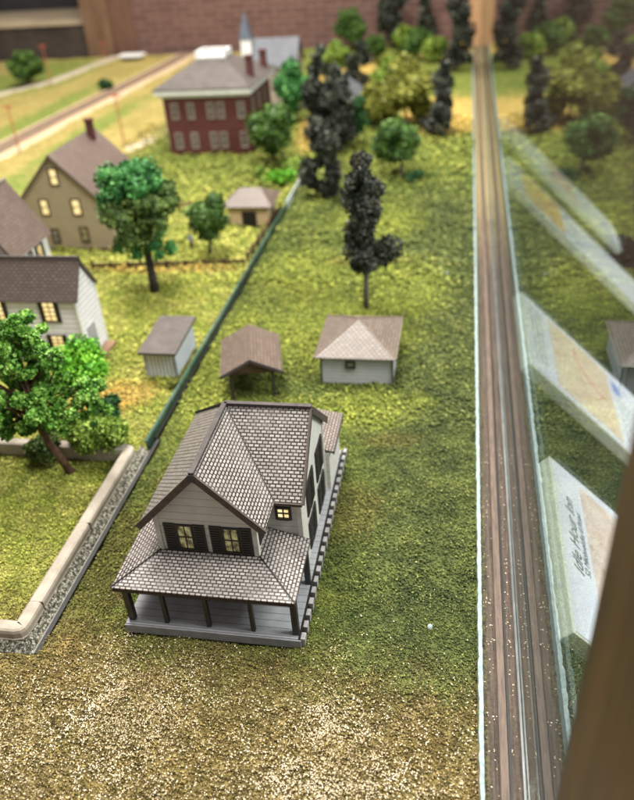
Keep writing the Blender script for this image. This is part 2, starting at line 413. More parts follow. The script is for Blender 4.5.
# board body and room
tb = MB().box(-18, .23, .6, 26.74, -.7, -.11).build('table_base', M['dark_wood']); tag(tb, kind='structure')
rf = MB().box(-40, 40, -10, 45, -9.2, -9).build('floor', m_plain('carpet', srgb(60,62,60), srgb(40,42,42), 1.5, .95)); tag(rf, kind='structure')
bw = MB().box(-11.1, 22, 27.1, 27.6, -9, 12).build('brick_wall', M['room_brick'])
tag(bw, 'blurred reddish brown brick wall behind the whole layout', 'wall')
ob = MB().box(-12.9, -11.95, 27.0, 27.4, -9, 12).build('wooden_pillar', m_wood('brown_pillar', srgb(126,98,76), srgb(96,72,56), (1,1,.2), 3))
tag(ob, 'blurred brown pillar beside the dark recess behind the railway', 'pillar')
pn = MB().box(-11.93, -11.12, 27.2, 27.6, -9, 12).build('wall_panel', m_wood('panel_brown', srgb(118,86,72), srgb(96,70,58), (1,1,.2), 2))
tag(pn, 'plain brown panel between the brown pillar and the brick wall', 'wall panel')
cb = thing('display_chest', 'long dark chest with a pale tan top beyond the layout', 'chest', (-17,27.4,-3))
MB().box(-24, -12.95, 27.3, 31.5, -9, .98).build('body', m_plain('dark_front', srgb(82,70,62), srgb(54,47,43), 1.2, .8), cb)
MB().box(-24.1, -12.93, 27.2, 31.6, .985, 1.08).build('top', m_plain('tan_top', srgb(196,176,146), srgb(160,142,118), .8, .7), cb)
bk = MB().box(-30, -11, 33, 33.4, -9, 12).build('back_wall', m_plain('back_grey', srgb(84,80,78), srgb(56,54,54), .5)); tag(bk, 'dark grey blurred wall far behind the tan chest', 'wall')

# ------------------------------------------------------------------ turf crumbs and flakes
def vnoise(X, Y, s, seed=0):
    r = np.random.default_rng(seed); G = r.random((64, 64))
    x = X*s; y = Y*s; xi = np.floor(x).astype(int); yi = np.floor(y).astype(int); fx = x-xi; fy = y-yi
    fx = fx*fx*(3-2*fx); fy = fy*fy*(3-2*fy); g = lambda a, b: G[a % 64, b % 64]
    return (g(xi,yi)*(1-fx)+g(xi+1,yi)*fx)*(1-fy)+(g(xi,yi+1)*(1-fx)+g(xi+1,yi+1)*fx)*fy
def randrot(n):
    q = RNG.normal(size=(n, 4)); q /= np.linalg.norm(q, axis=1, keepdims=True)
    w, x, y, z = q.T
    return np.stack([np.stack([1-2*(y*y+z*z), 2*(x*y-z*w), 2*(x*z+y*w)], -1),
                     np.stack([2*(x*y+z*w), 1-2*(x*x+z*z), 2*(y*z-x*w)], -1),
                     np.stack([2*(x*z-y*w), 2*(y*z+x*w), 1-2*(x*x+y*y)], -1)], -2)
TET = np.array([(1,0,-.4),(-.5,.87,-.4),(-.5,-.87,-.4),(0,0,.9)])
TETF = [(0,2,1),(0,1,3),(1,2,3),(2,0,3)]
def scatter_turf():
    P = []
    for (x0, x1, y0, y1, dens, size) in ((-3.6,.225,1.6,3.6,12500,.0074), (-4.3,.225,3.6,5.6,7500,.0096), (-5.6,.225,5.6,8.5,3300,.015), (-7.0,.225,8.5,12,1000,.026), (-7.0,.225,12,17,420,.036)):
        n = int((x1-x0)*(y1-y0)*dens); p = np.stack([RNG.uniform(x0, x1, n), RNG.uniform(y0, y1, n)], -1)
        P.append((p, np.full(n, size)))
    p = np.concatenate([a for a, _ in P]); sz = np.concatenate([b for _, b in P])
    X, Y = p.T
    keep = ~((X > -2.07) & (X < -.87) & (Y > 3.1) & (Y < 5.1)) & ~((X > -2.82) & (X < -2.60) & (Y > 2.82) & (Y < 5.05)) & ~((X < -2.6) & (Y > 2.82) & (Y < 3.0))
    cl = vnoise(X, Y, 5, 3)*.5 + vnoise(X, Y, 14, 4)*.5
    keep &= RNG.random(len(X)) < .55 + .9*cl
    keep &= ~((X > -2.67) & (X < -2.615) & (Y > 2.82))
    X, Y, sz, cl = X[keep], Y[keep], sz[keep], cl[keep]; n = len(X)
    Z = relief(X, Y) + RNG.random(n)*sz*1.2*(.3+cl*2.2)
    V = TET[None]*(sz*RNG.uniform(.5, 1.5, n))[:, None, None]
    V = V*RNG.uniform(.5, 1.3, (n, 1, 3))
    V = np.einsum('nij,nkj->nki', randrot(n), V) + np.stack([X, Y, Z], -1)[:, None]
    me = npmesh('turf', V, TETF, M['turf'], np.clip(RNG.beta(1.5, 2.2, n)*.95+(cl-.5)*.4, 0, 1))
    o = bpy.data.objects.new('turf', me); COL.objects.link(o); tag(o, 'crumbly green and brown model turf covering the layout', 'turf', kind='stuff')
scatter_turf()
def scatter_flakes():
    n = 150000; X = RNG.uniform(-3.6, .225, n); Y = RNG.uniform(1.5, 5.6, n)
    big = vnoise(X, Y, 1.6, 8)*.6 + vnoise(X, Y, 4.5, 9)*.4; fine = vnoise(X, Y, 18, 10)
    edge = 3.12 + (big-.5)*.8
    d = np.clip((edge - Y)/.75, 0, 1)**1.3*(.25+1.1*big)*(.35+.95*fine)
    d = np.maximum(d, .003*(Y < 4.2) + .05*np.clip((3.6-Y)/.6, 0, 1)*(fine > .5))
    d *= 1 - .6*np.clip((X+.35)/.35, 0, 1)
    d *= .55 + .8*np.exp(-((X+1.6)/.45)**2-((Y-2.75)/.35)**2) + .8*np.exp(-((X+.62)/.3)**2-((Y-2.6)/.5)**2)
    keep = RNG.random(n) < d*1.15
    keep &= ~((X > -2.07) & (X < -.87) & (Y > 3.1)) & ~((X > -2.84) & (X < -2.60) & (Y > 2.82) & (Y < 5.05)) & ~((X < -2.6) & (Y > 2.82))
    X, Y = X[keep], Y[keep]; n = len(X)
    L = RNG.uniform(.0022, .0060, n); W = L*RNG.uniform(.35, .9, n); a = RNG.uniform(0, 6.28, n)
    Q = np.array([(-1,-1,0),(1,-.8,0),(.8,1,.0),(-1,.9,0),(-1,-1,-.25),(1,-.8,-.25),(.8,1,-.25),(-1,.9,-.25)])
    V = Q[None]*np.stack([L, W, L*.8], -1)[:, None]
    c, s = np.cos(a), np.sin(a)
    x = V[..., 0]*c[:, None]-V[..., 1]*s[:, None]; y = V[..., 0]*s[:, None]+V[..., 1]*c[:, None]
    tx, ty = RNG.normal(0, .35, (2, n)); z = V[..., 2]+x*tx[:, None]+y*ty[:, None]
    Z = relief(X, Y)+.016+RNG.random(n)*.008
    V = np.stack([x+X[:, None], y+Y[:, None], z+Z[:, None]], -1)
    me = npmesh('wood_flakes', V, [(3,2,1,0)[::-1],(4,7,6,5)[::1],(0,4,5,1)[::-1],(1,5,6,2)[::-1],(2,6,7,3)[::-1],(3,7,4,0)[::-1]], M['flake'], RNG.random(n))
    o = bpy.data.objects.new('wood_flakes', me); COL.objects.link(o); tag(o, 'pale cream flakes strewn over the brown turf at the front', 'flakes', kind='stuff')
    # a few on the ledge
    n = 150; X = np.concatenate([RNG.uniform(.275, .345, 90), RNG.uniform(.42, .46, 60)]); Y = 1.9+RNG.random(n)**1.6*3.6
    V = Q[None]*np.stack([RNG.uniform(.002,.006,n), RNG.uniform(.002,.004,n), np.full(n,.004)], -1)[:, None]; a = RNG.uniform(0, 6.28, n); c, s = np.cos(a), np.sin(a)
    V = np.stack([V[..., 0]*c[:, None]-V[..., 1]*s[:, None]+X[:, None], V[..., 0]*s[:, None]+V[..., 1]*c[:, None]+Y[:, None], V[..., 2]-.0895], -1)
    me = npmesh('ledge_flakes', V, [(0,1,2,3),(4,7,6,5),(1,5,4,0),(2,6,5,1),(3,7,6,2),(0,4,7,3)], M['flake'], RNG.random(n))
    o = bpy.data.objects.new('ledge_flakes', me); COL.objects.link(o); tag(o, 'pale crumbs fallen on the wooden ledge by the glass', 'crumbs', kind='stuff')
scatter_flakes()
def lump(name, x, y, r, label, mat, cat='pebble', group=None):
    mb = MB(); vs = []; n, mrings = 8, 4
    for i in range(1, mrings):
        th = math.pi*i/mrings
        for k in range(n):
            q = r*random.uniform(.75, 1.2); ph = 2*math.pi*k/n
            vs.append((x+q*math.sin(th)*math.cos(ph), y+1.2*q*math.sin(th)*math.sin(ph), .012+r*.6+.7*r*math.cos(th)*random.uniform(.9, 1.1)))
    vs += [(x, y, .012+r*1.3), (x, y, .012-r*.1)]
    fs = [(i*n+k, (i+1)*n+k, (i+1)*n+(k+1) % n, i*n+(k+1) % n) for i in range(mrings-2) for k in range(n)]
    fs += [(len(vs)-2, k, (k+1) % n) for k in range(n)] + [(len(vs)-1, (mrings-2)*n+(k+1) % n, (mrings-2)*n+k) for k in range(n)]
    mb.add(vs, fs); tag(mb.build(name, mat, origin=(x, y, 0)), label, cat, group)
lump('pebble', -.07, 3.34, .018, 'cream chip lying alone on the dark grass right of the inn', M['foam'])
lump('pebble', -1.26, 7.33, .02, 'white chip on the yellow grass behind the grey hip roofed shed', M['foam'])
lump('pebble', -.1, 8.9, .016, 'small pale chip on the green grass near the white foam edge', M['foam'])

# ------------------------------------------------------------------ planter curb, divider, fences
def curb():
    prof = [(0,.0),(0,.055),(.007,.06),(.007,.102),(.014,.122),(.028,.131),(.088,.131),(.104,.121),(.112,.09),(.112,0)]  # inward offset, z
    path = [(-6.2,2.89),(-2.69-.09,2.89),(-2.69-.035,2.905),(-2.69-.008,2.94),(-2.69,2.99),(-2.69,4.86),(-2.70,4.93),(-2.74,4.965),(-2.79,4.98),(-6.2,4.98)]
    n = len(path); vs = []
    for i, (x, y) in enumerate(path):
        a = Vector(path[max(i-1,0)]); b = Vector(path[min(i+1, n-1)]); d = (b-a).normalized(); nrm = Vector((-d.y, d.x))
        for o_, z in prof: vs.append((x+nrm.x*o_, y+nrm.y*o_, z))
    m_ = len(prof); fs = [(i*m_+k, (i+1)*m_+k, (i+1)*m_+k+1, i*m_+k+1) for i in range(n-1) for k in range(m_-1)]
    root = thing('planter_curb', 'pale rounded concrete curb around the front left lawn', 'curb', (-2.75,3.8,0))
    MB().add(vs, fs).build('curb_stone', M['curb'], root, smooth=False)
    sk = MB(); sk.add([(-6.2,2.83,-.02),(-2.632,2.83,-.02),(-2.632,5.04,-.02),(-2.632,2.83,.004),(-2.632,5.04,.004),(-6.2,2.83,.004),(-2.692,2.886,.058),(-6.2,2.886,.058),(-2.692,5.04,.058),(-2.70,2.90,.058),(-2.70,5.04,.058)],[(5,3,6,7),(3,4,8,6),(0,1,3,5),(1,2,4,3),(6,8,10,9)])
    sk.build('plaster_skirt', M['speckle'], root)
    for y in (3.16, 3.95): MB().box(-2.792, -2.6865, y, y+.0016, .06, .1316).build('joint', M['speckle'], root)
curb()
dv = thing('divider_panel', 'long low green acrylic divider strip between the two yards', 'divider', (-2.665,8,0))
MB().box(-2.652, -2.638, 5.05, 11.3, -.02, .098).build('acrylic_strip', M['acrylic_edge'], dv)
MB().box(-2.664, -2.6525, 5.05, 11.3, .084, .102).build('teal_edge', m_plain('edge_teal', srgb(78,106,94), srgb(48,72,62), 3, .2), dv)  # lighter teal strip along the divider's upper edge
MB().box(-2.652, -2.638, 11.305, 13.2, -.02, .13).build('glare_strip', M['acrylic_glare'], dv)  # white length of divider painting in the lamps' reflection
MB().box(-2.6315, -2.622, 2.835, 5.045, -.02, .012).build('clear_rim', m_plain('rim_grey', srgb(124,122,112), srgb(84,82,74), 20, .3), dv)
MB().box(-2.621, -2.588, 2.835, 5.2, -.02, .014).box(-2.637,-2.620,5.201,9.5,-.02,.03).build('black_seam', M['black_edge'], dv)

def fence(name, pts, label, h=.11, mat='dark_wood', gap=.28, group='low wooden rail fences'):
    root = thing(name, label, 'fence', (pts[0][0], pts[0][1], 0), group)
    for (a, b) in zip(pts, pts[1:]):
        a3, b3 = Vector((*a, 0)), Vector((*b, 0)); L = (b3-a3).length; n = max(1, round(L/gap))
        for i in range(n+1):
            p = a3.lerp(b3, i/n); MB().box(p.x-.014, p.x+.014, p.y-.014, p.y+.014, -.02, h+.02).build('post', M[mat], root)
        for z in (.45, .9): MB().bar(a3+Vector((0,0,h*z)), b3+Vector((0,0,h*z)), .014, .022).build('rail', M[mat], root)
fence('rail_fence', [(-4.9,8.98),(-2.80,9.16)], 'low brown rail fence crossing the grass behind the leafy green tree', .07)
fence('rail_fence', [(-2.77,9.25),(-2.71,11.2)], 'low brown rail fence running back to the beige garage', .12)
fence('rail_fence', [(-5.0,11.3),(-3.75,11.5)], 'pale low rail fence behind the small round green tree', .09, 'step')

# ------------------------------------------------------------------ windows
def window(parent, axis, pos, a0, a1, z0, z1, pane='lit', frame='black', fw=.012, mull=(1,1), d=.012, shutters=0, sh_mat='black', out=1):
    """window lying in plane axis=pos ('y': facing -y, 'x': facing +x)"""
    def bx(mb, p0, p1, q0, q1, dd0, dd1):
        if axis == 'y': mb.box(p0, p1, pos-dd1, pos-dd0, q0, q1)
        else: mb.box(pos+dd0, pos+dd1, p0, p1, q0, q1)
        return mb
    f = MB(); bx(f, a0, a0+fw, z0, z1, -.004, d); bx(f, a1-fw, a1, z0, z1, -.004, d)
    bx(f, a0+fw, a1-fw, z1-fw, z1, -.004, d); bx(f, a0+fw, a1-fw, z0, z0+fw, -.004, d*1.3)
    mw = fw*.55
    for i in range(mull[0]):
        c = a0+fw+(a1-a0-2*fw)*(i+1)/(mull[0]+1); bx(f, c-mw/2, c+mw/2, z0+fw, z1-fw, .002, d*.7)
    for i in range(mull[1]):
        c = z0+fw+(z1-z0-2*fw)*(i+1)/(mull[1]+1); bx(f, a0+fw, a1-fw, c-mw/2, c+mw/2, .0022, d*.72)
    w = f.build('window', M[frame], parent)
    bx(MB(), a0+fw, a1-fw, z0+fw, z1-fw, -.002, .0018).build('pane', M[pane], w)
    if shutters:
        for (s0, s1) in ((a0-shutters-.003, a0-.003), (a1+.003, a1+shutters+.003)):
            g = MB(); bx(g, s0, s1, z0-.008, z1+.004, .0, .011)
            k = int((z1-z0)/.02)
            for i in range(k):
                zz = z0+.006+i*(z1-z0-.01)/k
                bx(g, s0+shutters*.14, s1-shutters*.14, zz, zz+.009, .0112, .0155)
            g.build('shutter', M[sh_mat], w)
    return w

# ------------------------------------------------------------------ the inn
def inn():
    R_ = thing('inn_house', 'grey model inn with pinkish shingle roof and black shutters on its own porch deck', 'house', (-1.48,4.1,0))
    # deck
    MB().box(-2.07, -.90, 3.10, 5.10, .0, .075).build('deck', M['deck'], R_)
    mb = MB().box(-.8995, -.884, 3.10, 5.10, .0, .0757); mb.build('deck_gap_shade', M['dark'], R_)  # dark strip painting the shade in the gaps between board ends
    y = 3.1; ends = []
    while y < 5.07:
        j = random.uniform(-.002,.002)
        ends.append((y, j)); y += .0985
    for (y, j) in ends: MB().box(-.8838, -.856+j, y, y+.054, .0505+j, .078).box(-.8838, -.858+j, y+.002, y+.052, .002, .0503).build('board_end', M['deck_end'], R_)
    MB().box(-2.075, -.88, 3.088, 3.0995, .0, .068).build('deck_skirt', m_plain('skirt_grey', srgb(140,140,146), srgb(112,112,116), 10), R_)
    # walls
    w = MB()
    def prism_y(prof, y0, y1):
        n = len(prof); vs = [(x, y0, z) for x, z in prof]+[(x, y1, z) for x, z in prof]
        w.add(vs, [tuple(range(n)), tuple(range(2*n-1, n-1, -1))]+[(i, n+i, n+(i+1) % n, (i+1) % n) for i in range(n)])
    def prism_x(prof, x0, x1):
        n = len(prof); vs = [(x0, y, z) for y, z in prof]+[(x1, y, z) for y, z in prof]
        w.add(vs, [tuple(range(n-1, -1, -1)), tuple(range(n, 2*n))]+[(i, (i+1) % n, n+(i+1) % n, n+i) for i in range(n)])
    z0 = .0745
    prism_y([(-1.85,z0),(-1.19,z0),(-1.19,.795),(-1.522,1.135),(-1.85,.795)], 3.41, 4.13)
    w.build('front_wall', M['siding'], R_); w = MB()
    prism_x([(3.68,z0),(4.58,z0),(4.58,.745),(4.13,1.135),(3.68,.745)], -1.55, -.95)
    w.build('wing_wall', M['siding'], R_)
    MB().box(-1.849, -1.551, 4.131, 4.578, z0, .735).build('rear_wall', M['siding'], R_)
    cbm = MB()
    for x in (-1.85, -1.19): MB().box(x-.012 if x < -1.5 else x-.02, x+.02 if x < -1.5 else x+.012, 3.4, 3.43, z0, .785).build('corner_board', M['trim'], R_)
    for y_ in (3.672, 4.556): MB().box(-.975, -.942, y_, y_+.032, z0, .74).build('corner_board', M['trim'], R_)
    # roof
    A=(-1.522,3.365,1.17); B=(-1.522,4.13,1.17); C=(-1.955,4.645,.722); D=(-1.955,3.365,.722)
    E_=(-.925,4.13,1.17); F_=(-.925,4.645,.722); G=(-.925,3.645,.744); V=(-1.11,3.645,.744); Rr=(-1.11,3.365,.744)
    r = MB(); t=.024
    r.slab([A,B,C,D], t); r.slab([B,E_,F_,C], t); r.slab([B,V,G,E_], t); r.slab([A,Rr,V,B], t)
    roof = r.build('roof', M['shingle'], R_)
    cp = MB()
    up = Vector((0,0,.006))
    cp.bar(Vector(A)+up-Vector((0,.01,0)), Vector(B)+up, .034, .02); cp.bar(Vector(B)+up, Vector(E_)+up+Vector((.008,0,0)), .034, .02)
    cp.bar(Vector(B)+up, Vector(C)+up, .028, .016)
    cp.build('ridge_cap', M['cap'], roof)
    dn = Vector((0,0,-.018)); fm = m_plain('brown_fascia', srgb(86,74,69), srgb(58,49,46), 20)
    for p, q in ((A,D),(A,Rr)): MB().bar(Vector(p)+dn+Vector((0,-.006,0)), Vector(q)+dn+Vector((0,-.006,0)), .014, .045).build('fascia', fm, roof)
    for p, q in ((E_,G),(E_,F_)): MB().bar(Vector(p)+dn+Vector((.006,0,0)), Vector(q)+dn+Vector((.006,0,0)), .014, .045).build('fascia', fm, roof)
    MB().bar(Vector(V)+dn+Vector((0,-.005,0)), Vector(G)+dn+Vector((0,-.005,0)), .012, .022).build('fascia', fm, roof)
    MB().box(-1.545, -1.499, 3.350, 3.3665, 1.115, 1.168).build('apex_block', M['cap'], roof)
    vl = MB(); vl.bar(Vector(B)+Vector((0,0,.0)), Vector(V)+Vector((0,0,.0)), .007, .007); vl.build('valley', M['black_edge'], roof)
    # porch roof
    e=.40; u=.482; O1=(-2.11,3.105,e); O2=(-.893,3.105,e); I1=(-1.845,3.412,u); I2=(-1.188,3.412,u)
    p = MB(); p.slab([O1,O2,I2,I1], .014)
    p.slab([O2,(-.893,3.675,e),(-1.188,3.675,u),I2], .014)
    p.slab([(-2.11,4.5,e),O1,I1,(-1.845,4.5,u)], .014)
    pr = p.build('porch_roof', M['shingle'], R_)
    for a_, b_ in ((O1,I1),(O2,I2)): MB().bar(Vector(a_)+Vector((0,0,.003)), Vector(b_)+Vector((0,0,.003)), .007, .007).build('hip_line', M['black_edge'], pr)
    g = MB().box(-2.105, -.9, 3.107, 3.122, .362, .384).box(-.912, -.899, 3.1225, 3.672, .362, .384).box(-2.103, -2.09, 3.1225, 4.5, .362, .384)
    g.build('porch_beam', m_plain('brown_beam', srgb(62,50,46), srgb(40,33,31), 20), pr)
    for x in (-2.035, -1.79, -1.50, -1.20, -.918):
        s = .02 if x in (-2.035, -.918) else .0135
        MB().box(x-s, x+s, 3.125, 3.125+2*s, .075, .364).build('porch_post', M['black'], R_)
    for x, y in ((-.918,3.56), (-2.06,3.8), (-2.06,4.4)):
        MB().box(x-.018, x+.018, y, y+.036, .075, .364).build('porch_post', M['black'], R_)
    MB().box(-1.56, -1.45, 3.402, 3.409, .076, .33).build('door', M['dark_wood'], R_)
    # windows
    window(R_, 'y', 3.41, -1.722, -1.607, .49, .71, 'lit_dim', shutters=.078)
    window(R_, 'y', 3.41, -1.412, -1.297, .49, .71, 'lit_dim', shutters=.078)
    window(R_, 'y', 3.68, -1.122, -1.012, .56, .672, 'lit', shutters=.0, fw=.018)
    for yc in (3.99, 4.365):
        for zz in ((.425,.685), (.12,.35)):
            window(R_, 'x', -.95, yc-.05, yc+.05, zz[0], zz[1], 'glass_dark', shutters=.072)
    window(R_, 'x', -1.19, 3.5, 3.58, .53, .69, 'glass_dark', shutters=.04)
    # rear addition
    MB().box(-1.7, -.91, 4.584, 5.07, z0, .43).build('addition_wall', M['siding'], R_)
    q = MB().slab([(-.875,4.59,.45),(-.875,5.11,.45),(-1.35,5.11,.53),(-1.35,4.59,.53)], .02); q.slab([(-1.35,4.59,.53),(-1.35,5.11,.53),(-1.74,5.11,.45),(-1.74,4.59,.45)], .02)
    q.build('addition_roof', m_shingle('pink_shingles', srgb(134,121,113), srgb(112,101,94), srgb(56,44,40)), R_)
    MB().bar((-.873,4.588,.436), (-.873,5.112,.436), .01, .03).build('addition_fascia', M['cap'], R_)
inn()

# ------------------------------------------------------------------ small sheds
def hip_shed():
    R_ = thing('shed', 'low grey shed with a pyramid tan shingle roof and one tiny window', 'shed', (-.915,6.7,0))
    MB().box(-1.27, -.562, 6.30, 7.10, -.01, .285).build('wall', M['siding_grey'], R_)
    x0,x1,y0,y1,e = -1.335,-.522,6.265,7.17,.295; A=(-.935,6.72,.5); r = MB()
    c = [(x0,y0,e),(x1,y0,e),(x1,y1,e),(x0,y1,e)]
    for i in range(4): r.slab([c[i], c[(i+1)%4], A], .014)
    rf_ = r.build('roof', M['shingle_tan'], R_)
    h = MB()
    for q in c: h.bar(Vector(q)+Vector((0,0,.003)), Vector(A)+Vector((0,0,.003)), .009, .007)
    h.build('hip_line', m_plain('hip_tan', srgb(122,100,86), None, 20), rf_)
    tm = m_plain('dark_trim', srgb(74,72,72), srgb(52,50,50), 14)
    for x in (-1.275, -.572): MB().box(x, x+.016, 6.288, 6.304, -.01, .284).build('corner_board', tm, R_)
    MB().box(-.563, -.555, 7.084, 7.1, -.01, .284).build('corner_board', tm, R_)
    window(R_, 'y', 6.30, -1.025, -.925, .165, .25, 'glass_dark', 'black', .02, (0,0))
hip_shed()
def shelter():
    R_ = thing('picnic_shelter', 'open sided shelter with a brown shingle gable roof on thin posts', 'shelter', (-1.92,6.3,0))
    th = math.radians(14.5); ax = Vector((-math.sin(th), math.cos(th), 0)); ay = Vector((math.cos(th), math.sin(th), 0)); o = Vector((-1.872,5.92,0))
    P = lambda a, b, z: o+ax*a+ay*b+Vector((0,0,z))
    r = MB().slab([P(0,0,.455),P(.73,0,.455),P(.73,-.3,.3),P(0,-.3,.3)], .016).slab([P(0,0,.455),P(0,.3,.3),P(.73,.3,.3),P(.73,0,.455)], .016)
    rf_ = r.build('roof', M['shingle_brown'], R_)
    k = MB().bar(P(-.004,0,.44), P(-.004,-.3,.285), .01, .03).bar(P(-.004,0,.44), P(-.004,.3,.285), .01, .03); k.build('fascia', M['cap'], rf_)
    g = MB().slab([P(.02,-.25,.3),P(.02,.25,.3),P(.02,0,.43)], .012); g.build('gable_panel', M['dark_wood'], R_)
    for a in (.05,.66):
        for b in (-.2,.2): MB().bar(P(a,b,-.01), P(a,b,.335), .024).build('post', m_plain('post_grey', srgb(60,56,54), None, 20), R_)
    for a in (.05,.66): MB().bar(P(a,-.26,.29),P(a,.26,.29),.02,.03).build('cross_beam', M['dark_wood'], R_)
shelter()
def outhouse():
    R_ = thing('outhouse', 'small pale grey ribbed shed with a flat brown roof beside the green divider', 'shed', (-2.93,6.6,0))
    w = MB(); w.add([(-3.11,6.30,-.01),(-2.78,6.30,-.01),(-2.78,6.93,-.01),(-3.11,6.93,-.01),(-3.11,6.30,.27),(-2.78,6.30,.27),(-2.78,6.93,.315),(-3.11,6.93,.315)],
        [(0,3,2,1),(4,5,6,7),(0,1,5,4),(1,2,6,5),(2,3,7,6),(3,0,4,7)]); w.build('wall', M['siding_vert'], R_)
    MB().slab([(-3.15,6.25,.297),(-2.745,6.25,.297),(-2.745,6.98,.347),(-3.15,6.98,.347)], .028).build('roof', M['roof_flat'], R_)
    bm = m_plain('blue_grey', srgb(158,166,178), None, 9)
    for x in (-3.116,-2.79): MB().box(x,x+.016,6.292,6.305,-.01,.265).build('corner_board', bm, R_)
outhouse()

def gable_house(root, x0, x1, y0, y1, eave, ridge, axis, wall, roof, ov=.05, t=.03):
    """axis: direction of the ridge"""
    w = MB(); r = MB()
    if axis == 'y':
        c = (x0+x1)/2; sl = (ridge-eave)/((x1-x0)/2); prof = [(x0,-.01),(x1,-.01),(x1,eave),(c,ridge),(x0,eave)]; n = 5
        w.add([(x, y0, z) for x, z in prof]+[(x, y1, z) for x, z in prof], [tuple(range(n)), tuple(range(9,4,-1))]+[(i, n+i, n+(i+1)%n, (i+1)%n) for i in range(n)])
        e = eave-ov*sl+t*1.3; R2 = ridge+t*1.3
        r.slab([(c,y0-ov,R2),(c,y1+ov,R2),(x0-ov,y1+ov,e),(x0-ov,y0-ov,e)], t).slab([(c,y0-ov,R2),(x1+ov,y0-ov,e),(x1+ov,y1+ov,e),(c,y1+ov,R2)], t)
    else:
        c = (y0+y1)/2; sl = (ridge-eave)/((y1-y0)/2); prof = [(y0,-.01),(y1,-.01),(y1,eave),(c,ridge),(y0,eave)]; n = 5
        w.add([(x0, y, z) for y, z in prof]+[(x1, y, z) for y, z in prof], [tuple(range(4,-1,-1)), tuple(range(5,10))]+[(i, (i+1)%n, n+(i+1)%n, n+i) for i in range(n)])
        e = eave-ov*sl+t*1.3; R2 = ridge+t*1.3
        r.slab([(x0-ov,c,R2),(x1+ov,c,R2),(x1+ov,y1+ov,e),(x0-ov,y1+ov,e)], t).slab([(x0-ov,c,R2),(x0-ov,y0-ov,e),(x1+ov,y0-ov,e),(x1+ov,c,R2)], t)
    w.build('wall', M[wall], root); return r.build('roof', M[roof], root)
def chimney(parent, x, y, z0, z1, s=.08):
    MB().box(x-s/2,x+s/2,y-s/2,y+s/2,z0,z1).box(x-s*.62,x+s*.62,y-s*.62,y+s*.62,z1,z1+.03).build('chimney', M['chimney'], parent)

def farmhouse():
    R_ = thing('farmhouse', 'pale clapboard farmhouse with dark brown roof and lit shuttered windows behind the bright green tree', 'house', (-4.5,6.75,0))
    rf_ = gable_house(R_, -5.6, -3.85, 6.52, 6.99, .74, 1.07, 'x', 'siding_fine', 'shingle_dark', .035)
    MB().bar((-5.63,6.755,1.115),(-3.81,6.755,1.115),.03,.02).build('ridge_cap', M['cap'], rf_)
    for a, b, z, zz in ((-4.235,-4.085,.49,.72), (-4.235,-4.085,.13,.33), (-4.83,-4.68,.49,.72), (-5.4,-5.25,.49,.72)):
        window(R_, 'y', 6.52, a, b, z, zz, 'lit', 'dark_wood', .012, (1,3), shutters=.035)
    MB().box(-3.856,-3.842,6.62,6.80,.02,.36).build('door', m_plain('grey_door', srgb(168,166,170), srgb(140,138,142), 12), R_)
    MB().box(-3.84,-3.72,6.6,6.95,-.01,.035).build('step', M['step'], R_)
    for y in (6.508,6.985): MB().box(-3.862,-3.838,y,y+.02,-.01,.735).build('corner_board', M['white'], R_)
farmhouse()
def tan_house():
    R_ = thing('tan_house', 'tan clapboard house with steep brown roof, red chimney and glowing gable windows', 'house', (-5.5,10.3,0))
    rf_ = gable_house(R_, -6.2, -4.83, 9.67, 11.1, .64, 1.33, 'y', 'siding_tan', 'roof_red', .05)
    chimney(rf_, -5.42, 10.85, 1.25, 1.52, .09)
    for a, b, z, zz, p in ((-5.60,-5.46,.93,1.18,'lit'),(-5.85,-5.71,.5,.745,'lit'),(-5.37,-5.22,.5,.745,'lit'),(-5.335,-5.20,.10,.34,'lit_dim'),(-5.79,-5.66,.09,.31,'glass_dark')):
        window(R_, 'y', 9.67, a, b, z, zz, p, 'dark_wood', .022, (0,1))
    MB().box(-6.23,-4.80,9.62,9.69,-.015,.02).build('foundation', M['dark_wood'], R_)
tan_house()
def red_house():
    R_ = thing('red_roofed_house', 'house with reddish brown roof and white windowed wall cut by the left edge', 'house', (-5.3,7.5,0))
    rf_ = gable_house(R_, -5.49, -4.77, 7.08, 7.84, .98, 1.56, 'y', 'white', 'roof_red', .05)
    chimney(rf_, -5.30, 7.5, 1.1, 1.74, .11)
    for a, b in ((7.17,7.27), (7.56,7.68)): window(R_, 'x', -4.77, a, b, .66, .90, 'lit', 'black', .014, (1,1), shutters=.03)
    window(R_, 'x', -4.77, 7.36, 7.46, .66, .90, 'glass_dark', 'black', .012, (0,1))
red_house()
def beige_garage():
    R_ = thing('garage', 'beige garage with brown hipped roof and dark open doorway', 'garage', (-3.1,10.95,0))
    MB().box(-3.38,-2.78,10.62,11.2,-.01,.29).build('wall', M['beige_wall'], R_)
    x0,x1,y0,y1,e = -3.47,-2.70,10.55,11.27,.30; A=(-3.24,10.92,.48); B=(-2.93,10.92,.48)
    MB().slab([(x0,y0,e),(x1,y0,e),B,A],.02).slab([(x1,y0,e),(x1,y1,e),B],.02).slab([(x1,y1,e),(x0,y1,e),A,B],.02).slab([(x0,y1,e),(x0,y0,e),A],.02).build('roof', M['shingle_brown'], R_)
    MB().box(-3.18,-2.96,10.608,10.625,0,.21).build('doorway', M['dark'], R_)
    window(R_, 'x', -2.78, 10.8, 10.95, .1, .22, 'glass_dark', 'dark_wood', .015, (0,0))
beige_garage()
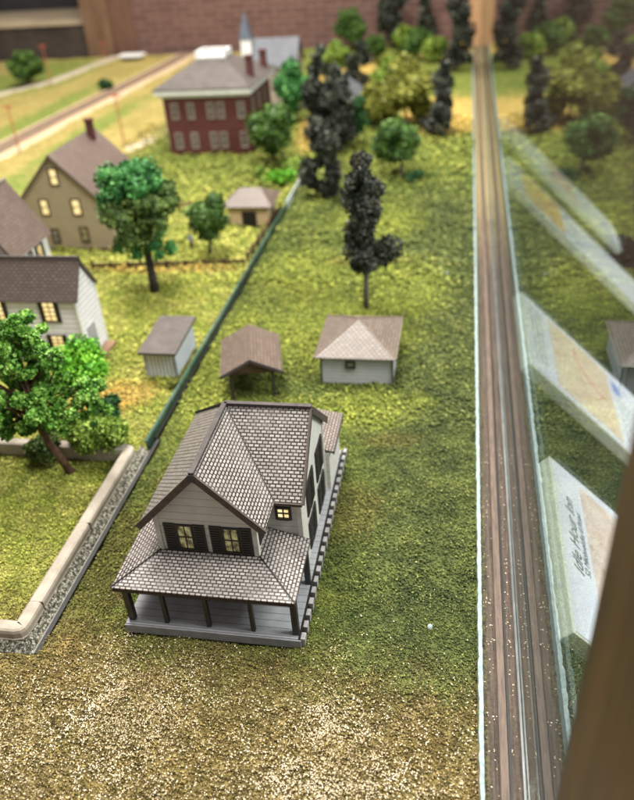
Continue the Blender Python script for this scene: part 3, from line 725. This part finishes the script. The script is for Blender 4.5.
def brick_hall():
    R_ = thing('brick_building', 'two storey red brick building with white cornice, hip roof and white rooftop railing', 'building', (-4.8,15.4,0))
    MB().box(-5.61,-3.95,14.43,16.3,-.01,1.1).build('wall', M['brick'], R_)
    MB().box(-5.66,-3.90,14.38,16.35,1.08,1.14).box(-5.73,-3.83,14.31,16.42,1.141,1.235).build('cornice', M['white'], R_)
    e=1.24; c=[(-5.75,14.29,e),(-3.81,14.29,e),(-3.81,16.44,e),(-5.75,16.44,e)]; u=[(-5.06,15.12,1.62),(-4.5,15.12,1.62),(-4.5,15.62,1.62),(-5.06,15.62,1.62)]
    r = MB()
    for i in range(4): r.slab([c[i],c[(i+1)%4],u[(i+1)%4],u[i]], .02)
    rf_ = r.slab(u, .03).build('roof', M['roof_flat'], R_)
    w = MB()
    for i in range(4):
        a, b = Vector(u[i]), Vector(u[(i+1)%4]); 
        for z in (.03,.12): w.bar(a+Vector((0,0,z)), b+Vector((0,0,z)), .03, .025)
        for k in range(6): p = a.lerp(b, k/6); w.bar(p+Vector((0,0,-.01)), p+Vector((0,0,.13)), .028)
    w.build('roof_railing', M['white'], R_)
    MB().box(-5.05,-4.51,15.13,15.61,1.625,1.66).build('roof_deck', M['white'], R_)
    chimney(rf_, -3.98, 14.95, 1.2, 1.66, .12); chimney(rf_, -3.95, 15.95, 1.2, 1.6, .12)
    for xc in (-5.40,-5.08,-4.69,-4.49,-4.09):
        for zc, h in ((.28,.30),(.83,.30)):
            window(R_, 'y', 14.43, xc-.07, xc+.07, zc-h/2, zc+h/2, 'hall_pane', 'window_cream', .02, (0,1), .015)
    for yc in (14.8,15.3,15.8):
        for zc in (.28,.83): window(R_, 'x', -3.95, yc-.07, yc+.07, zc-.15, zc+.15, 'hall_pane', 'window_cream', .02, (0,1), .015)
    MB().box(-5.80,-5.77,14.9,14.93,-.02,1.15).build('downpipe', M['white'], R_)
brick_hall()
def church():
    R_ = thing('church', 'small church with grey slate roof and pointed blue grey steeple', 'church', (-4.3,18.2,0))
    gable_house(R_, -4.75, -3.7, 17.75, 18.75, 1.0, 1.48, 'x', 'church_wall', 'roof_slate', .06)
    MB().box(-4.93,-4.70,17.95,18.2,-.01,1.55).build('tower', M['white'], R_)
    s = MB(); a=(-4.815,18.075,2.12); q=[(-4.95,17.93,1.55),(-4.68,17.93,1.55),(-4.68,18.22,1.55),(-4.95,18.22,1.55)]
    s.add(q+[a], [(3,2,1,0),(0,1,4),(1,2,4),(2,3,4),(3,0,4)]); s.build('steeple', m_plain('steeple_blue', srgb(92,98,108), srgb(68,74,84), 5), R_)
church()
def red_cottage():
    R_ = thing('red_cottage', 'narrow red cottage with white eaves half hidden by dark trees', 'house', (-2.6,16.6,0))
    gable_house(R_, -3.05, -2.1, 16.2, 17.0, .62, .95, 'y', 'brick', 'roof_slate', .05)
    MB().box(-3.12,-2.02,16.13,16.16,.56,.64).build('cornice', M['white'], R_)
red_cottage()

# ------------------------------------------------------------------ trees
def clumps_mesh(name, cl, n, size, mat, parent, origin, core=.78, shape=1.0):
    """cl: list of (x,y,z,r[,squash]); leaf clusters on lumpy cores"""
    arr = np.array([(c[0],c[1],c[2],c[3],c[4] if len(c) > 4 else 1.0) for c in cl])
    wt = arr[:,3]**2; k = RNG.choice(len(arr), n, p=wt/wt.sum()); C = arr[k]
    d = RNG.normal(size=(n,3)); d /= np.linalg.norm(d, axis=1, keepdims=True)
    rad = C[:,3]*RNG.uniform(.7, 1.2, n); P = C[:,:3]+d*rad[:,None]*np.stack([np.ones(n), np.ones(n), C[:,4]], -1)
    Q = np.array([(-1,-.7,0),(1,-.7,.25),(.9,.8,0),(-.8,.7,.3)])
    V = Q[None]*(size*RNG.uniform(.5,1.4,n))[:,None,None]; V = np.einsum('nij,nkj->nki', randrot(n), V)+P[:,None]
    V = V-np.array(origin)[None,None]
    tint = np.clip(RNG.normal(.5,.22,n)+.0*d[:,2], 0, 1)
    # cores
    vs = []; 
    nu, nv = 10, 7
    if core > 0:
        verts = []
        faces = []
        for (x,y,z,r,sq) in arr:
            b = len(verts)
            for i in range(nv+1):
                th = math.pi*i/nv
                for j in range(nu):
                    ph = 2*math.pi*j/nu; q = r*core*random.uniform(.8,1.1)
                    verts.append((x+q*math.sin(th)*math.cos(ph)-origin[0], y+q*math.sin(th)*math.sin(ph)-origin[1], z+q*sq*math.cos(th)-origin[2]))
            for i in range(nv):
                for j in range(nu): faces.append((b+i*nu+j, b+(i+1)*nu+j, b+(i+1)*nu+(j+1)%nu, b+i*nu+(j+1)%nu))
        verts = np.array(verts); faces = np.array(faces)
    else: verts = np.zeros((0,3)); faces = np.zeros((0,4), int)
    me = bpy.data.meshes.new(name); allv = np.concatenate([V.reshape(-1,3), verts]); me.vertices.add(len(allv)); me.vertices.foreach_set('co', allv.reshape(-1).astype(np.float32))
    idx = np.concatenate([np.arange(n*4), (faces+n*4).reshape(-1)]); nf = n+len(faces)
    me.loops.add(len(idx)); me.loops.foreach_set('vertex_index', idx.astype(np.int32)); me.polygons.add(nf); me.polygons.foreach_set('loop_start', (np.arange(nf)*4).astype(np.int32))
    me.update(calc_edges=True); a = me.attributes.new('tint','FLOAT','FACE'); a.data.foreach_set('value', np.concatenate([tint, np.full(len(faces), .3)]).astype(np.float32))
    me.materials.append(mat); o = bpy.data.objects.new(name, me); COL.objects.link(o)
    if parent: o.parent = parent
    else: o.location = origin
    return o
LEAF = {
 'bright': m_leaf('bright_leaves', [srgb(46,80,28), srgb(90,138,48), srgb(160,196,98)], 9),
 'lime': m_leaf('lime_leaves', [srgb(48,96,20), srgb(86,150,32), srgb(140,194,60)], 8),
 'emerald': m_leaf('emerald_leaves', [srgb(28,68,32), srgb(56,112,54), srgb(104,158,84)], 6),
 'olive': m_leaf('olive_leaves', [srgb(36,52,20), srgb(76,98,44), srgb(126,142,78)], 9),
 'moss': m_leaf('moss_leaves', [srgb(64,84,24), srgb(110,134,48), srgb(156,172,82)], 7),
 'mid': m_leaf('mid_leaves', [srgb(34,54,22), srgb(62,90,36), srgb(102,128,56)], 6),
 'dark': m_leaf('dark_leaves', [srgb(26,30,26), srgb(50,54,45), srgb(96,94,80)], 9),
 'yellow': m_leaf('yellow_leaves', [srgb(64,70,24), srgb(112,114,42), srgb(154,152,70)], 5),
 'deep': m_leaf('deep_leaves', [srgb(26,50,28), srgb(42,78,40), srgb(72,108,58)], 6),
}
def tree(name, label, leaf, x, y, top, low, w, xo=0, yo=0, n=2500, size=.02, nclump=16, trunk=.03, bark='bark', shape='round', group=None, base=None, core=.75, extra=None, branches=7, cr=None):
    R_ = thing(name, label, 'tree', (x,y,0), group)
    cx_, cy_, cz = x+xo, y+yo, (top+low)/2; rx, rz = w/2, (top-low)/2; cl = []
    if shape == 'round':
        r0 = min(rx, rz)
        for i in range(nclump):
            d = RNG.normal(size=3); d /= np.linalg.norm(d); q = RNG.uniform(.35,.72)
            r = r0*RNG.uniform(.34,.5) if cr is None else r0*cr*RNG.uniform(.75,1.25)
            cl.append((cx_+d[0]*rx*q, cy_+d[1]*rx*q, cz+d[2]*(rz-r*.4)*q*1.15, r, RNG.uniform(.7,.95)))
        if cr is None: cl.append((cx_,cy_,cz,r0*.62))
    elif shape == 'stack':   # narrow lumpy poplar of foam tufts
        k = max(5, int((top-low)/(w*.28))); 
        for i in range(k):
            f = i/(k-1); prof = (.84+.18*math.sin(f*math.pi*.9+.5)+.10*math.sin(i*2.3)) * (1-.3*max(0,f-.6)/.4)
            z = low+w*.2+f*(top-low-w*.36); 
            for j in range(4):
                a = RNG.uniform(0,6.28); q = rx*prof*RNG.uniform(.2,.85)
                cl.append((cx_+math.cos(a)*q, cy_+math.sin(a)*q, z+RNG.uniform(-.06,.06)*w*2, rx*RNG.uniform(.28,.52)*prof, 1.05))
    else:
        cl = shape
    cl = [c if c[2]-c[3]*.8 > .01 else (c[0],c[1],c[3]*.8+.01,*c[3:]) for c in cl]
    clumps_mesh('crown', cl, n, size, LEAF[leaf], R_, (x,y,0), core)
    if extra:
        elf, ecl, en = extra; clumps_mesh('foliage_tufts', ecl, en, size, LEAF[elf], R_, (x,y,0), core)
    if trunk:
        tp = Vector((cx_, cy_, low+(top-low)*.7)); b = Vector((x,y,-.03)); mid = b.lerp(tp,.45)+Vector((.02,.01,0))*w
        MB().tube([b, b.lerp(mid,.5), mid, tp], [trunk*1.25, trunk, trunk*.85, trunk*.25], 9).build('trunk', M[bark], R_, smooth=True)
        if branches:
            m_ = MB()
            for i in range(branches):
                c = cl[int(RNG.integers(len(cl)))]; s = b.lerp(tp, RNG.uniform(.45,.85)); e = Vector(c[:3])
                m_.tube([s, s.lerp(e,.5)+Vector((0,0,.02*w)), e], [trunk*.45, trunk*.3, trunk*.12], 6)
            m_.build('limbs', M[bark], R_)
    return R_
# big bright tree, front left
def big_tree():
    x, y = -3.23, 4.70; cl = []
    for (u, v, z, r) in ((-.40,0,.82,.15),(-.10,-.08,.62,.14),(.14,.02,.58,.12),(-.28,-.15,.52,.13),(-.62,0,.68,.16),(-.80,-.1,.5,.15),(-.5,.12,.98,.13),(-.2,.1,.92,.13),(-.02,.08,.78,.12),(-.66,.05,1.02,.13),(-.85,.05,.84,.15),(-.45,-.16,.66,.12),(-.33,.05,1.08,.1),(-1.0,0,.65,.15),(-.08,-.1,.42,.1),(-.55,-.1,.40,.12),(-.22,0,.34,.08),(.22,.06,.44,.08),(-1.0,.1,1.0,.14),(-1.1,-.1,.42,.14)):
        for k in range(9):
            d = RNG.normal(size=3)*.8; cl.append((x+u*.84+.13+d[0]*r, y+v+d[1]*r, .50+(z-.34)*1.18+d[2]*r*.7, r*RNG.uniform(.32,.54), .8))
    R_ = thing('leafy_tree', 'largest bright green leafy tree with slanting trunk inside the curbed lawn', 'tree', (x,y,0))
    clumps_mesh('crown', cl, 36000, .0125, LEAF['bright'], R_, (x,y,0), .5)
    b = Vector((x,y,-.02)); t1 = Vector((x-.13,y,.32)); t2 = Vector((x-.22,y+.02,.62)); t3 = Vector((x-.24,y+.02,1.0))
    MB().tube([b,t1,t2,t3],[.038,.031,.024,.008],10).build('trunk', M['bark'], R_, smooth=True)
    m_ = MB()
    for i in range(0, len(cl), 3):
        c = Vector(cl[i][:3]); s = t1.lerp(t3, RNG.uniform(.15,.8)); m_.tube([s, s.lerp(c,.55)+Vector((0,0,.03)), c],[.013,.009,.004],6)
    m_.build('limbs', M['bark'], R_)
big_tree()
tree('leafy_tree','small lime green tree peeking out right of the largest leafy tree','lime',-3.42,5.55,.86,.24,.50,.06,0,4200,.014,26,.018,core=.6)
def two_tone():
    x, y = -3.77, 8.34; cl=[]; ec=[]
    for i in range(64):
        d = RNG.normal(size=3); d/=np.linalg.norm(d); q = RNG.uniform(.45,.92); a=(x-.05+d[0]*.5*q, y+d[1]*.45*q, 1.12+d[2]*.58*q, RNG.uniform(.10,.16), .9)
        (ec if (d[2]*q > .34 or d[2]*q < -.62 or d[0]*q < -.62) else cl).append(a)
    cl += [(x-.05,y,1.1,.3),(x+.05,y-.1,.9,.22)]; ec += [(x+.35,y-.1,.62,.09),(x+.25,y-.2,.56,.07),(x-.1,y-.1,.54,.09),(x-.3,y-.1,.62,.09)]
    tree('shade_tree','olive and emerald tree with straight black trunk standing in the open yard','olive',x,y,1.78,.5,1.0,-.05,0,6500,.019,trunk=.05,bark='bark_dark',shape=cl,extra=('emerald',ec,4500),core=.8)
two_tone()
tree('round_tree','small dark green rounded tree left of the beige garage','mid',-3.36,9.44,.98,.14,.56,.06,0,4200,.017,30,.022,'bark_dark',core=.8)
g = 'dark conifer like trees of foam tufts'
def dark(label, x, y, top, low, w, n=2600, size=.02, xo=0): tree('dark_tree', label, 'dark', x, y, top, low, w, xo, 0, n, size, trunk=.028, bark='bark_grey', shape='stack', group=g, core=.66, branches=0)
dark('tall blackish tree on a bare grey trunk, nearest behind the two sheds', -1.014,7.938,1.82,.46,.62,8500,.016,.02)
dark('wide blackish tree just left of and behind the nearest dark tree', -1.99,11.74,1.2,.08,.68,5200,.022,-.1)
dark('tallest blackish tree in the clump in front of the red cottage', -2.62,14.78,1.8,.1,.66,3600,.028,-.02)
dark('blackish tree leaning on the tallest one, right side of the clump', -2.22,14.5,1.5,.1,.62,2800,.028)
dark('slim blackish tree left of the olive trees', -2.46,19.4,1.22,.05,.56,1800,.035)
dark('blackish tree against the brick wall behind the olive trees', -2.23,26.2,1.9,.1,.95,1800,.045)
dark('thin blackish tree against the brick wall, second from the glass', -1.21,26.3,1.75,.1,.62,1500,.045)
dark('tall blackish tree nearest to the far corner post', -.17,22.1,2.05,.12,.72,2000,.038)
dark('blackish two lobed tree beside the foam edge and a black bush', -.32,15.47,1.42,.05,.5,2600,.03)
def bush(name, label, leaf, x, y, r, h, n=900, size=.02, k=6, group=None, cat='bush', rx=None):
    rx = rx or r; cl = []
    for i in range(k):
        a = RNG.uniform(0,6.28); q = RNG.uniform(.2,.65); rr = min(r,h)*RNG.uniform(.4,.6)
        cl.append((x+math.cos(a)*rx*q, y+math.sin(a)*r*q, max(rr*.75, h*RNG.uniform(.35,.72)), rr, .8))
    o = clumps_mesh(name, cl, n, size, LEAF[leaf], None, (x,y,0), .8); tag(o, label, cat, group)
bush('bush','black rounded bush at the foot of the two lobed dark tree','dark',-.62,15.62,.2,.38,900,.028)
tree('round_tree','mid green tree with small dark bush at its foot','mid',-.96,12.88,1.0,.22,.82,-.08,0,3200,.025,26,.03,'bark_grey')
bush('bush','small dark green bush beside the trunk of the green tree','deep',-.73,12.6,.14,.2,500,.022)
tree('olive_tree','tall yellow olive tree in the middle of the olive group','yellow',-1.12,16.3,1.42,.1,1.15,-.1,0,4000,.034,18,.03)
tree('olive_tree','low spreading yellow olive tree left of the tall olive one','yellow',-1.78,16.3,.92,.04,1.15,.05,0,3600,.034,16,.03)
tree('olive_tree','low yellow olive tree right of the tall olive one','yellow',-.78,16.3,.66,.04,.62,0,0,2000,.034,12,.02)
tree('green_tree','bright mossy tree before the brick wall left of the farthest foam edge','mid',-1.35,23.8,.88,.05,1.05,0,0,1500,.04,14,.03)
tree('green_tree','mossy green tree beside the tall dark tree near the far post','moss',-.75,23.4,.74,.05,.9,0,0,1400,.04,14,.03)
tree('green_tree','green rounded tree against the brick wall above the church','mid',-3.5,26.0,1.2,.12,1.1,0,0,1800,.045,16,.04)
tree('olive_tree','olive green tree just behind the tall olive tree, left of the golden patch','moss',-1.55,18.2,1.1,.06,.95,0,0,2600,.034,18,.03)
tree('green_tree','mossy tree against the brick wall between two thin dark trees','moss',-1.75,25.2,.8,.05,1.0,0,0,1800,.04,16,.03)
tree('green_tree','dark green low tree before the brick wall, right of the slim dark tree','mid',-2.6,24.0,.7,.05,.9,0,0,1800,.04,16,.03)
tree('green_tree','bright emerald tree at the right corner of the brick building','emerald',-3.62,16.9,1.36,.15,.84,.0,0,2200,.032,16,.03)
tree('green_tree','mid green tree standing in front of the brick building','mid',-3.38,13.7,1.2,.09,.98,.02,0,3400,.027,22,.03)
tree('green_tree','pale moss tree behind the tallest dark tree','moss',-3.2,20.4,1.15,.2,.7,.0,0,1600,.036,14,.03)
tree('green_tree','deep green tree between the dark clump and the slim dark tree','deep',-1.95,14.9,1.0,.1,.45,.0,0,1600,.03,12,.02)
tree('green_tree','rounded olive green tree at the top left edge behind the railway','mid',-12.8,22.2,1.05,.08,1.25,.1,0,2400,.04,18,.05)
bush('bush','small green shrub alone beside the railway','deep',-9.76,21.0,.22,.28,600,.03)
for (x,y,r,h,l) in ((-3.35,12.75,.22,.2,'left yellow green hedge clump in front of the brick building'),(-2.98,12.6,.25,.2,'wider yellow green hedge clump before the brick building'),(-2.85,13.2,.2,.25,'yellow green hedge clump touching the end of the divider')):
    bush('hedge', l, 'lime' if 'wider' in l else 'moss', x, y, r, h, 900, .024, 7, 'hedge clumps before the brick building', 'hedge')
bush('bush','large mossy green bush behind the slanting trunk inside the curb','moss',-3.06,4.97,.2,.38,7000,.013,26,rx=.30)
bush('bush','darker green bush left of the slanting trunk','olive',-3.55,4.87,.15,.25,3000,.013,14)
bush('bush','blue green bush behind the mossy bush and curb','deep',-3.12,5.28,.15,.42,2600,.013,12)
bush('bush','tiny olive weed at the outhouse corner by the divider','yellow',-2.76,6.1,.06,.06,260,.014,4)

# ------------------------------------------------------------------ railway, paths, poles
def ribbon(pts, w, z):
    mb = MB(); vs = []; n = len(pts)
    for i, p in enumerate(pts):
        a = Vector(pts[max(i-1,0)]); b = Vector(pts[min(i+1,n-1)]); d = (b-a).normalized(); q = Vector((d.y,-d.x))*w/2
        vs += [(p[0]-q.x,p[1]-q.y,z),(p[0]+q.x,p[1]+q.y,z),(p[0]-q.x*1.25,p[1]-q.y*1.25,-.03),(p[0]+q.x*1.25,p[1]+q.y*1.25,-.03)]
    fs = []
    for i in range(n-1):
        a=i*4; b=a+4; fs += [(a,a+1,b+1,b),(a+1,a+3,b+3,b+1),(a+2,a,b,b+2)]
    return mb.add(vs, fs)
tr = [(-9.85,10.0),(-9.72,14.0),(-9.6,17.5),(-9.4,20.5),(-9.22,23.5),(-9.15,26.6)]
RT = thing('railway_track','double strip railway track on pale ballast crossing the golden field','railway track',(-9.5,18,0))
ribbon(tr, .75, .02).build('ballast', M['ballast'], RT)
def rails():
    for off in (-.14,.14):
        mb = MB()
        for a, b in zip(tr, tr[1:]): mb.bar((a[0]+off,a[1],.055),(b[0]+off,b[1],.055),.03,.03)
        mb.build('rail', M['rail'], RT)
    s = MB(); y = 10.2
    while y < 26.4:
        k = max(i for i in range(len(tr)) if tr[i][1] <= y); a, b = tr[k], tr[k+1]; f=(y-a[1])/(b[1]-a[1]); x = a[0]+(b[0]-a[0])*f
        s.box(x-.22,x+.22,y-.04,y+.04,.015,.04); y += .16
    o = s.build('sleepers', M['sleeper'], RT); tag(o, kind='stuff')
rails()
tag(ribbon([(-13.5,20.0),(-12.2,22.6),(-12.0,24.4),(-11.8,26.7)], .32, .012).build('path', M['path']), kind='structure')
tag(ribbon([(-7.2,13.6),(-6.65,15.2),(-6.3,16.7),(-6.0,17.6)], .3, .012).build('footpath', M['path']), kind='structure')
def pole(x, y, h, label):
    R_ = thing('telegraph_pole', label, 'telegraph pole', (x,y,0), 'thin orange telegraph poles')
    MB().tube([(x,y,-.02),(x,y,h)], [.015,.012], 6).build('mast', M['orange'], R_)
    MB().box(x-.12,x+.12,y-.01,y+.01,h-.06,h-.035).build('crossarm', M['orange'], R_)
pole(-9.14,14.9,.95,'orange telegraph pole nearest the left edge of the photo')
pole(-11.9,22.0,1.1,'orange telegraph pole beside the rounded olive tree')
pole(-12.0,26.3,.55,'orange telegraph pole at the far end by the brown pillar')
pole(-6.95,15.3,1.03,'orange telegraph pole beside the path to the brick building')
pt = thing('signal_box','white slab with rounded ends lying beside the far railway end','platform',(-10.9,26.1,0))
pt.name = 'station_platform'
MB().box(-11.35,-10.5,25.75,26.25,.07,.16).build('top_slab', M['white'], pt, bevel=.06)
MB().box(-11.25,-10.6,25.85,26.15,-.02,.07).build('base', M['dark'], pt)

# tiny figure behind the tree
def figure():
    x, y = -3.72, 9.75; R_ = thing('person','tiny figurine in pale blue top and brown trousers between two trees','person',(x,y,0))
    me = bpy.data.meshes.new('body'); J=[(0,0,.09),(0,0,.125),(0,0,.165),(0,0,.178),(0,0,.2),(.014,0,.05),(.016,0,.0),(-.014,0,.05),(-.016,-.006,.0),(.024,0,.158),(.03,-.004,.12),(.028,-.02,.095),(-.024,0,.158),(-.03,-.004,.12),(-.028,-.02,.095)]
    E_=[(0,1),(1,2),(2,3),(3,4),(0,5),(5,6),(0,7),(7,8),(2,9),(9,10),(10,11),(2,12),(12,13),(13,14)]
    rr=[.019,.018,.018,.008,.014,.011,.007,.011,.007,.009,.007,.005,.009,.007,.005]
    me.from_pydata(J,E_,[]); o=bpy.data.objects.new('body',me); COL.objects.link(o); o.parent=R_
    m1=m_plain('figure_blue', srgb(150,160,196), None, 20); me.materials.append(m1)
    sk=o.modifiers.new('Skin','SKIN')
    for i,v in enumerate(me.skin_vertices[0].data): v.radius=(rr[i],rr[i]); v.use_root=(i==0)
    o.modifiers.new('Sub','SUBSURF').levels=1
    for s in (-1,1): MB().tube([(x+s*.015,y-.001*s,.0),(x+s*.014,y,.05),(x+s*.006,y,.088)],[.011,.0145,.019],8).build('trouser_leg', M['chimney'], R_, smooth=True)
    MB().tube([(x,y,.185),(x,y+.002,.195),(x,y,.217)],[.0145,.0165,.008],8).build('hair', M['dark_wood'], R_, smooth=True)
figure()

# ------------------------------------------------------------------ signs outside the glass
s45 = .95/math.hypot(1,.95); c45 = 1/math.hypot(1,.95)
def m_map(name, a, b):
    t = NT(name); f = t.noise(t.obj(), 5, 5, .6); w = t.noise(t.obj(), 2.2, 3)
    col = t.ramp(f, [(.35, a), (.65, b)]); ln = t.math('LESS_THAN', t.math('ABSOLUTE', t.math('SUBTRACT', w, .5)), .006)
    col = t.mix(t.math('MULTIPLY', ln, .5), col, srgb(150,140,130)); t.bsdf(col, .5); return t.m
M['paper'] = m_plain('sign_paper', srgb(222,221,236), srgb(208,208,222), 2, .5, .02)
M['board'] = m_plain('sign_board', srgb(216,214,204), srgb(194,194,184), 4, .6, .05)
M['map_pink'] = m_map('pink_map', srgb(206,178,170), srgb(222,204,198))
M['map_tan'] = m_map('tan_map', srgb(206,180,158), srgb(226,206,188))
M['map_orange'] = m_map('orange_map', srgb(206,160,104), srgb(222,186,138))
M['ink'] = m_plain('ink', srgb(92,92,94), None, 5)
M['ink_blue'] = m_plain('blue_ink', srgb(140,156,214), None, 5)
M['ink_red'] = m_plain('red_ink', srgb(214,120,112), None, 5)
def sign(x0, z0, y0, y1, L, mp, map_v, label, text=None, strip=None):
    R_ = bpy.data.objects.new('info_sign', None); COL.objects.link(R_)
    m4 = Matrix(((0,-c45,s45,x0),(1,0,0,y0),(0,s45,c45,z0),(0,0,0,1))); R_.matrix_world = m4
    R_['label']=label; R_['category']='sign'; R_['group']='sloping signs outside the glass'; R_['_o']=(0,0,0)
    W = y1-y0; T=.13
    MB().box(0,W,-L,0,-T,-.004).build('panel', M['board'], R_, bevel=.008)
    MB().box(.02,W-.02,-L+.02,-.02,-.0039,.0).build('paper', M['paper'], R_)
    MB().box(.10,W-.12,-map_v[1],-map_v[0],.0005,.003).build('map', M[mp], R_)
    def txt(s, size, px, py, shear, mat, nm):
        cu = bpy.data.curves.new(nm, 'FONT'); cu.body = s; cu.size = size; cu.shear = shear; cu.extrude = .001;  cu.materials.append(mat)
        tmp = bpy.data.objects.new(nm, cu); COL.objects.link(tmp); bpy.context.view_layer.update()
        me = bpy.data.meshes.new_from_object(tmp.evaluated_get(bpy.context.evaluated_depsgraph_get())); bpy.data.objects.remove(tmp); bpy.data.curves.remove(cu)
        me.materials.clear(); me.materials.append(mat)
        o = bpy.data.objects.new(nm, me); COL.objects.link(o); o.parent = R_; o.location = (px,py,.0025); return o
    if text:
        o = txt(text[0], .165, .62, -.21, .42, M['ink'], 'title_lettering'); o.scale=(.92,.9,1)
        o = txt(text[1], .078, .66, -.29, .25, m_plain('ink_grey', srgb(128,130,146), None, 5), 'address_lettering')
    else:
        lt = MB(); r = random.Random(3)
        for row, v in enumerate((.14,.21,.28)):
            u = .25
            while u < W-.35:
                l = r.uniform(.04,.14); lt.box(u,u+l,-v-.016,-v+.012,.0005,.002); u += l+.03
        lt.build('small_print', m_plain('faint_ink', srgb(158,166,160), None, 5), R_)
    rt = MB(); v0, v1 = map_v; pts=[]
    for i in range(41):
        f=i/40; pts.append((W*(.3+.45*f+.06*math.sin(f*9)), -(v0+(v1-v0)*(.62+.22*math.sin(f*5.5))), .006))
    rt.tube(pts, .005, 5); rt.build('route_line', M['ink_red'], R_)
    if L > map_v[1]+.3:
        MB().box(W*.72,W*.86,-map_v[1]-.22,-map_v[1]-.08,.0005,.0025).build('blue_emblem', M['ink_blue'], R_)
        lt = MB(); r = random.Random(8)
        for row in range(5):
            v = map_v[1]+.14+row*.075; u=.25
            while u < W*.66:
                l=r.uniform(.05,.15); lt.box(u,u+l,-v-.012,-v+.012,.0005,.002); u+=l+.03
        lt.build('text_block', m_plain('pale_ink', srgb(168,170,186), None, 5), R_)
    if strip: MB().box(.3,W-.3,-L+.06,-L+.01,.0005,.02).build('edge_strip', M['white'], R_)
sign(.84,0,3.42,5.27,2.4,'map_pink',(.34,1.6),'nearest sloping sign lettered Idle Hour Inn with a pink map', ('Idle Hour Inn','52 Michaelsford Road'))
sign(.775,0,6.78,8.46,2.5,'map_tan',(.44,1.47),'second sloping sign with tan map, red route and blue emblem')
sign(.83,0,12.5,14.1,3.9,'map_orange',(.34,1.35),'third sloping sign with an orange map')
sign(.84,0,15.55,17.2,3.5,'map_pink',(1.3,2.2),'farthest sloping sign, mostly bare white with a raised end strip', strip=True)

# ------------------------------------------------------------------ camera
cam = bpy.data.cameras.new('camera'); co = bpy.data.objects.new('camera', cam); COL.objects.link(co)
yaw, pit, rol, fpx = -.208806, .580609, -.0760043, 756.87
fwd = Vector((math.sin(yaw)*math.cos(pit), math.cos(yaw)*math.cos(pit), -math.sin(pit)))
r0 = Vector((math.cos(yaw), -math.sin(yaw), 0)); u0 = r0.cross(fwd)
Rv = math.cos(rol)*r0+math.sin(rol)*u0; Uv = -math.sin(rol)*r0+math.cos(rol)*u0
co.matrix_world = Matrix(((Rv.x,Uv.x,-fwd.x,0),(Rv.y,Uv.y,-fwd.y,0),(Rv.z,Uv.z,-fwd.z,4.0),(0,0,0,1)))
cam.sensor_fit = 'HORIZONTAL'; cam.sensor_width = 36; cam.lens = fpx/634*36; cam.clip_start = .05; cam.clip_end = 200
cam.dof.use_dof = True; cam.dof.focus_distance = 4.75; cam.dof.aperture_fstop = .0430/.053
SC.camera = co

# ------------------------------------------------------------------ light: ceiling lamps of the room, plus an added fill for the signs
W = bpy.data.worlds.new('World'); SC.world = W; W.use_nodes = True
bg = W.node_tree.nodes['Background']; bg.inputs[0].default_value = (1.0,.98,.95,1); bg.inputs[1].default_value = .39
def area(name, loc, tgt, sx, sy, power, col):
    l = bpy.data.lights.new(name, 'AREA'); l.shape='RECTANGLE'; l.size=sx; l.size_y=sy; l.energy=power; l.color=col
    o = bpy.data.objects.new(name, l); COL.objects.link(o); o.location=loc
    o.rotation_euler = (Vector(tgt)-Vector(loc)).to_track_quat('-Z','Y').to_euler(); return o
area('area_lamp', (-5,12,15), (-4,10,0), 6, 7, 6500, (1,.97,.91))
area('area_lamp', (-1.5,3.5,13), (-1,4,0), 2.4, 2.4, 1500, (1,.96,.89))
area('area_lamp', (-6,24,13), (-6,22,0), 8, 5, 2000, (1,.94,.84))
area('area_lamp', (8,4,9), (2.0,4.2,-1), 5, 5, 2600, (1,.98,.95))  # added fill brightening the signs outside the glass and the inn's east wall
vs = SC.view_settings; vs.view_transform='Standard'; vs.look='None'; vs.exposure=0; vs.gamma=1
SC.cycles.use_denoising = True; SC.cycles.max_bounces = 8; SC.cycles.transparent_max_bounces = 12
for o in SC.objects:
    if '_o' in o: del o['_o']
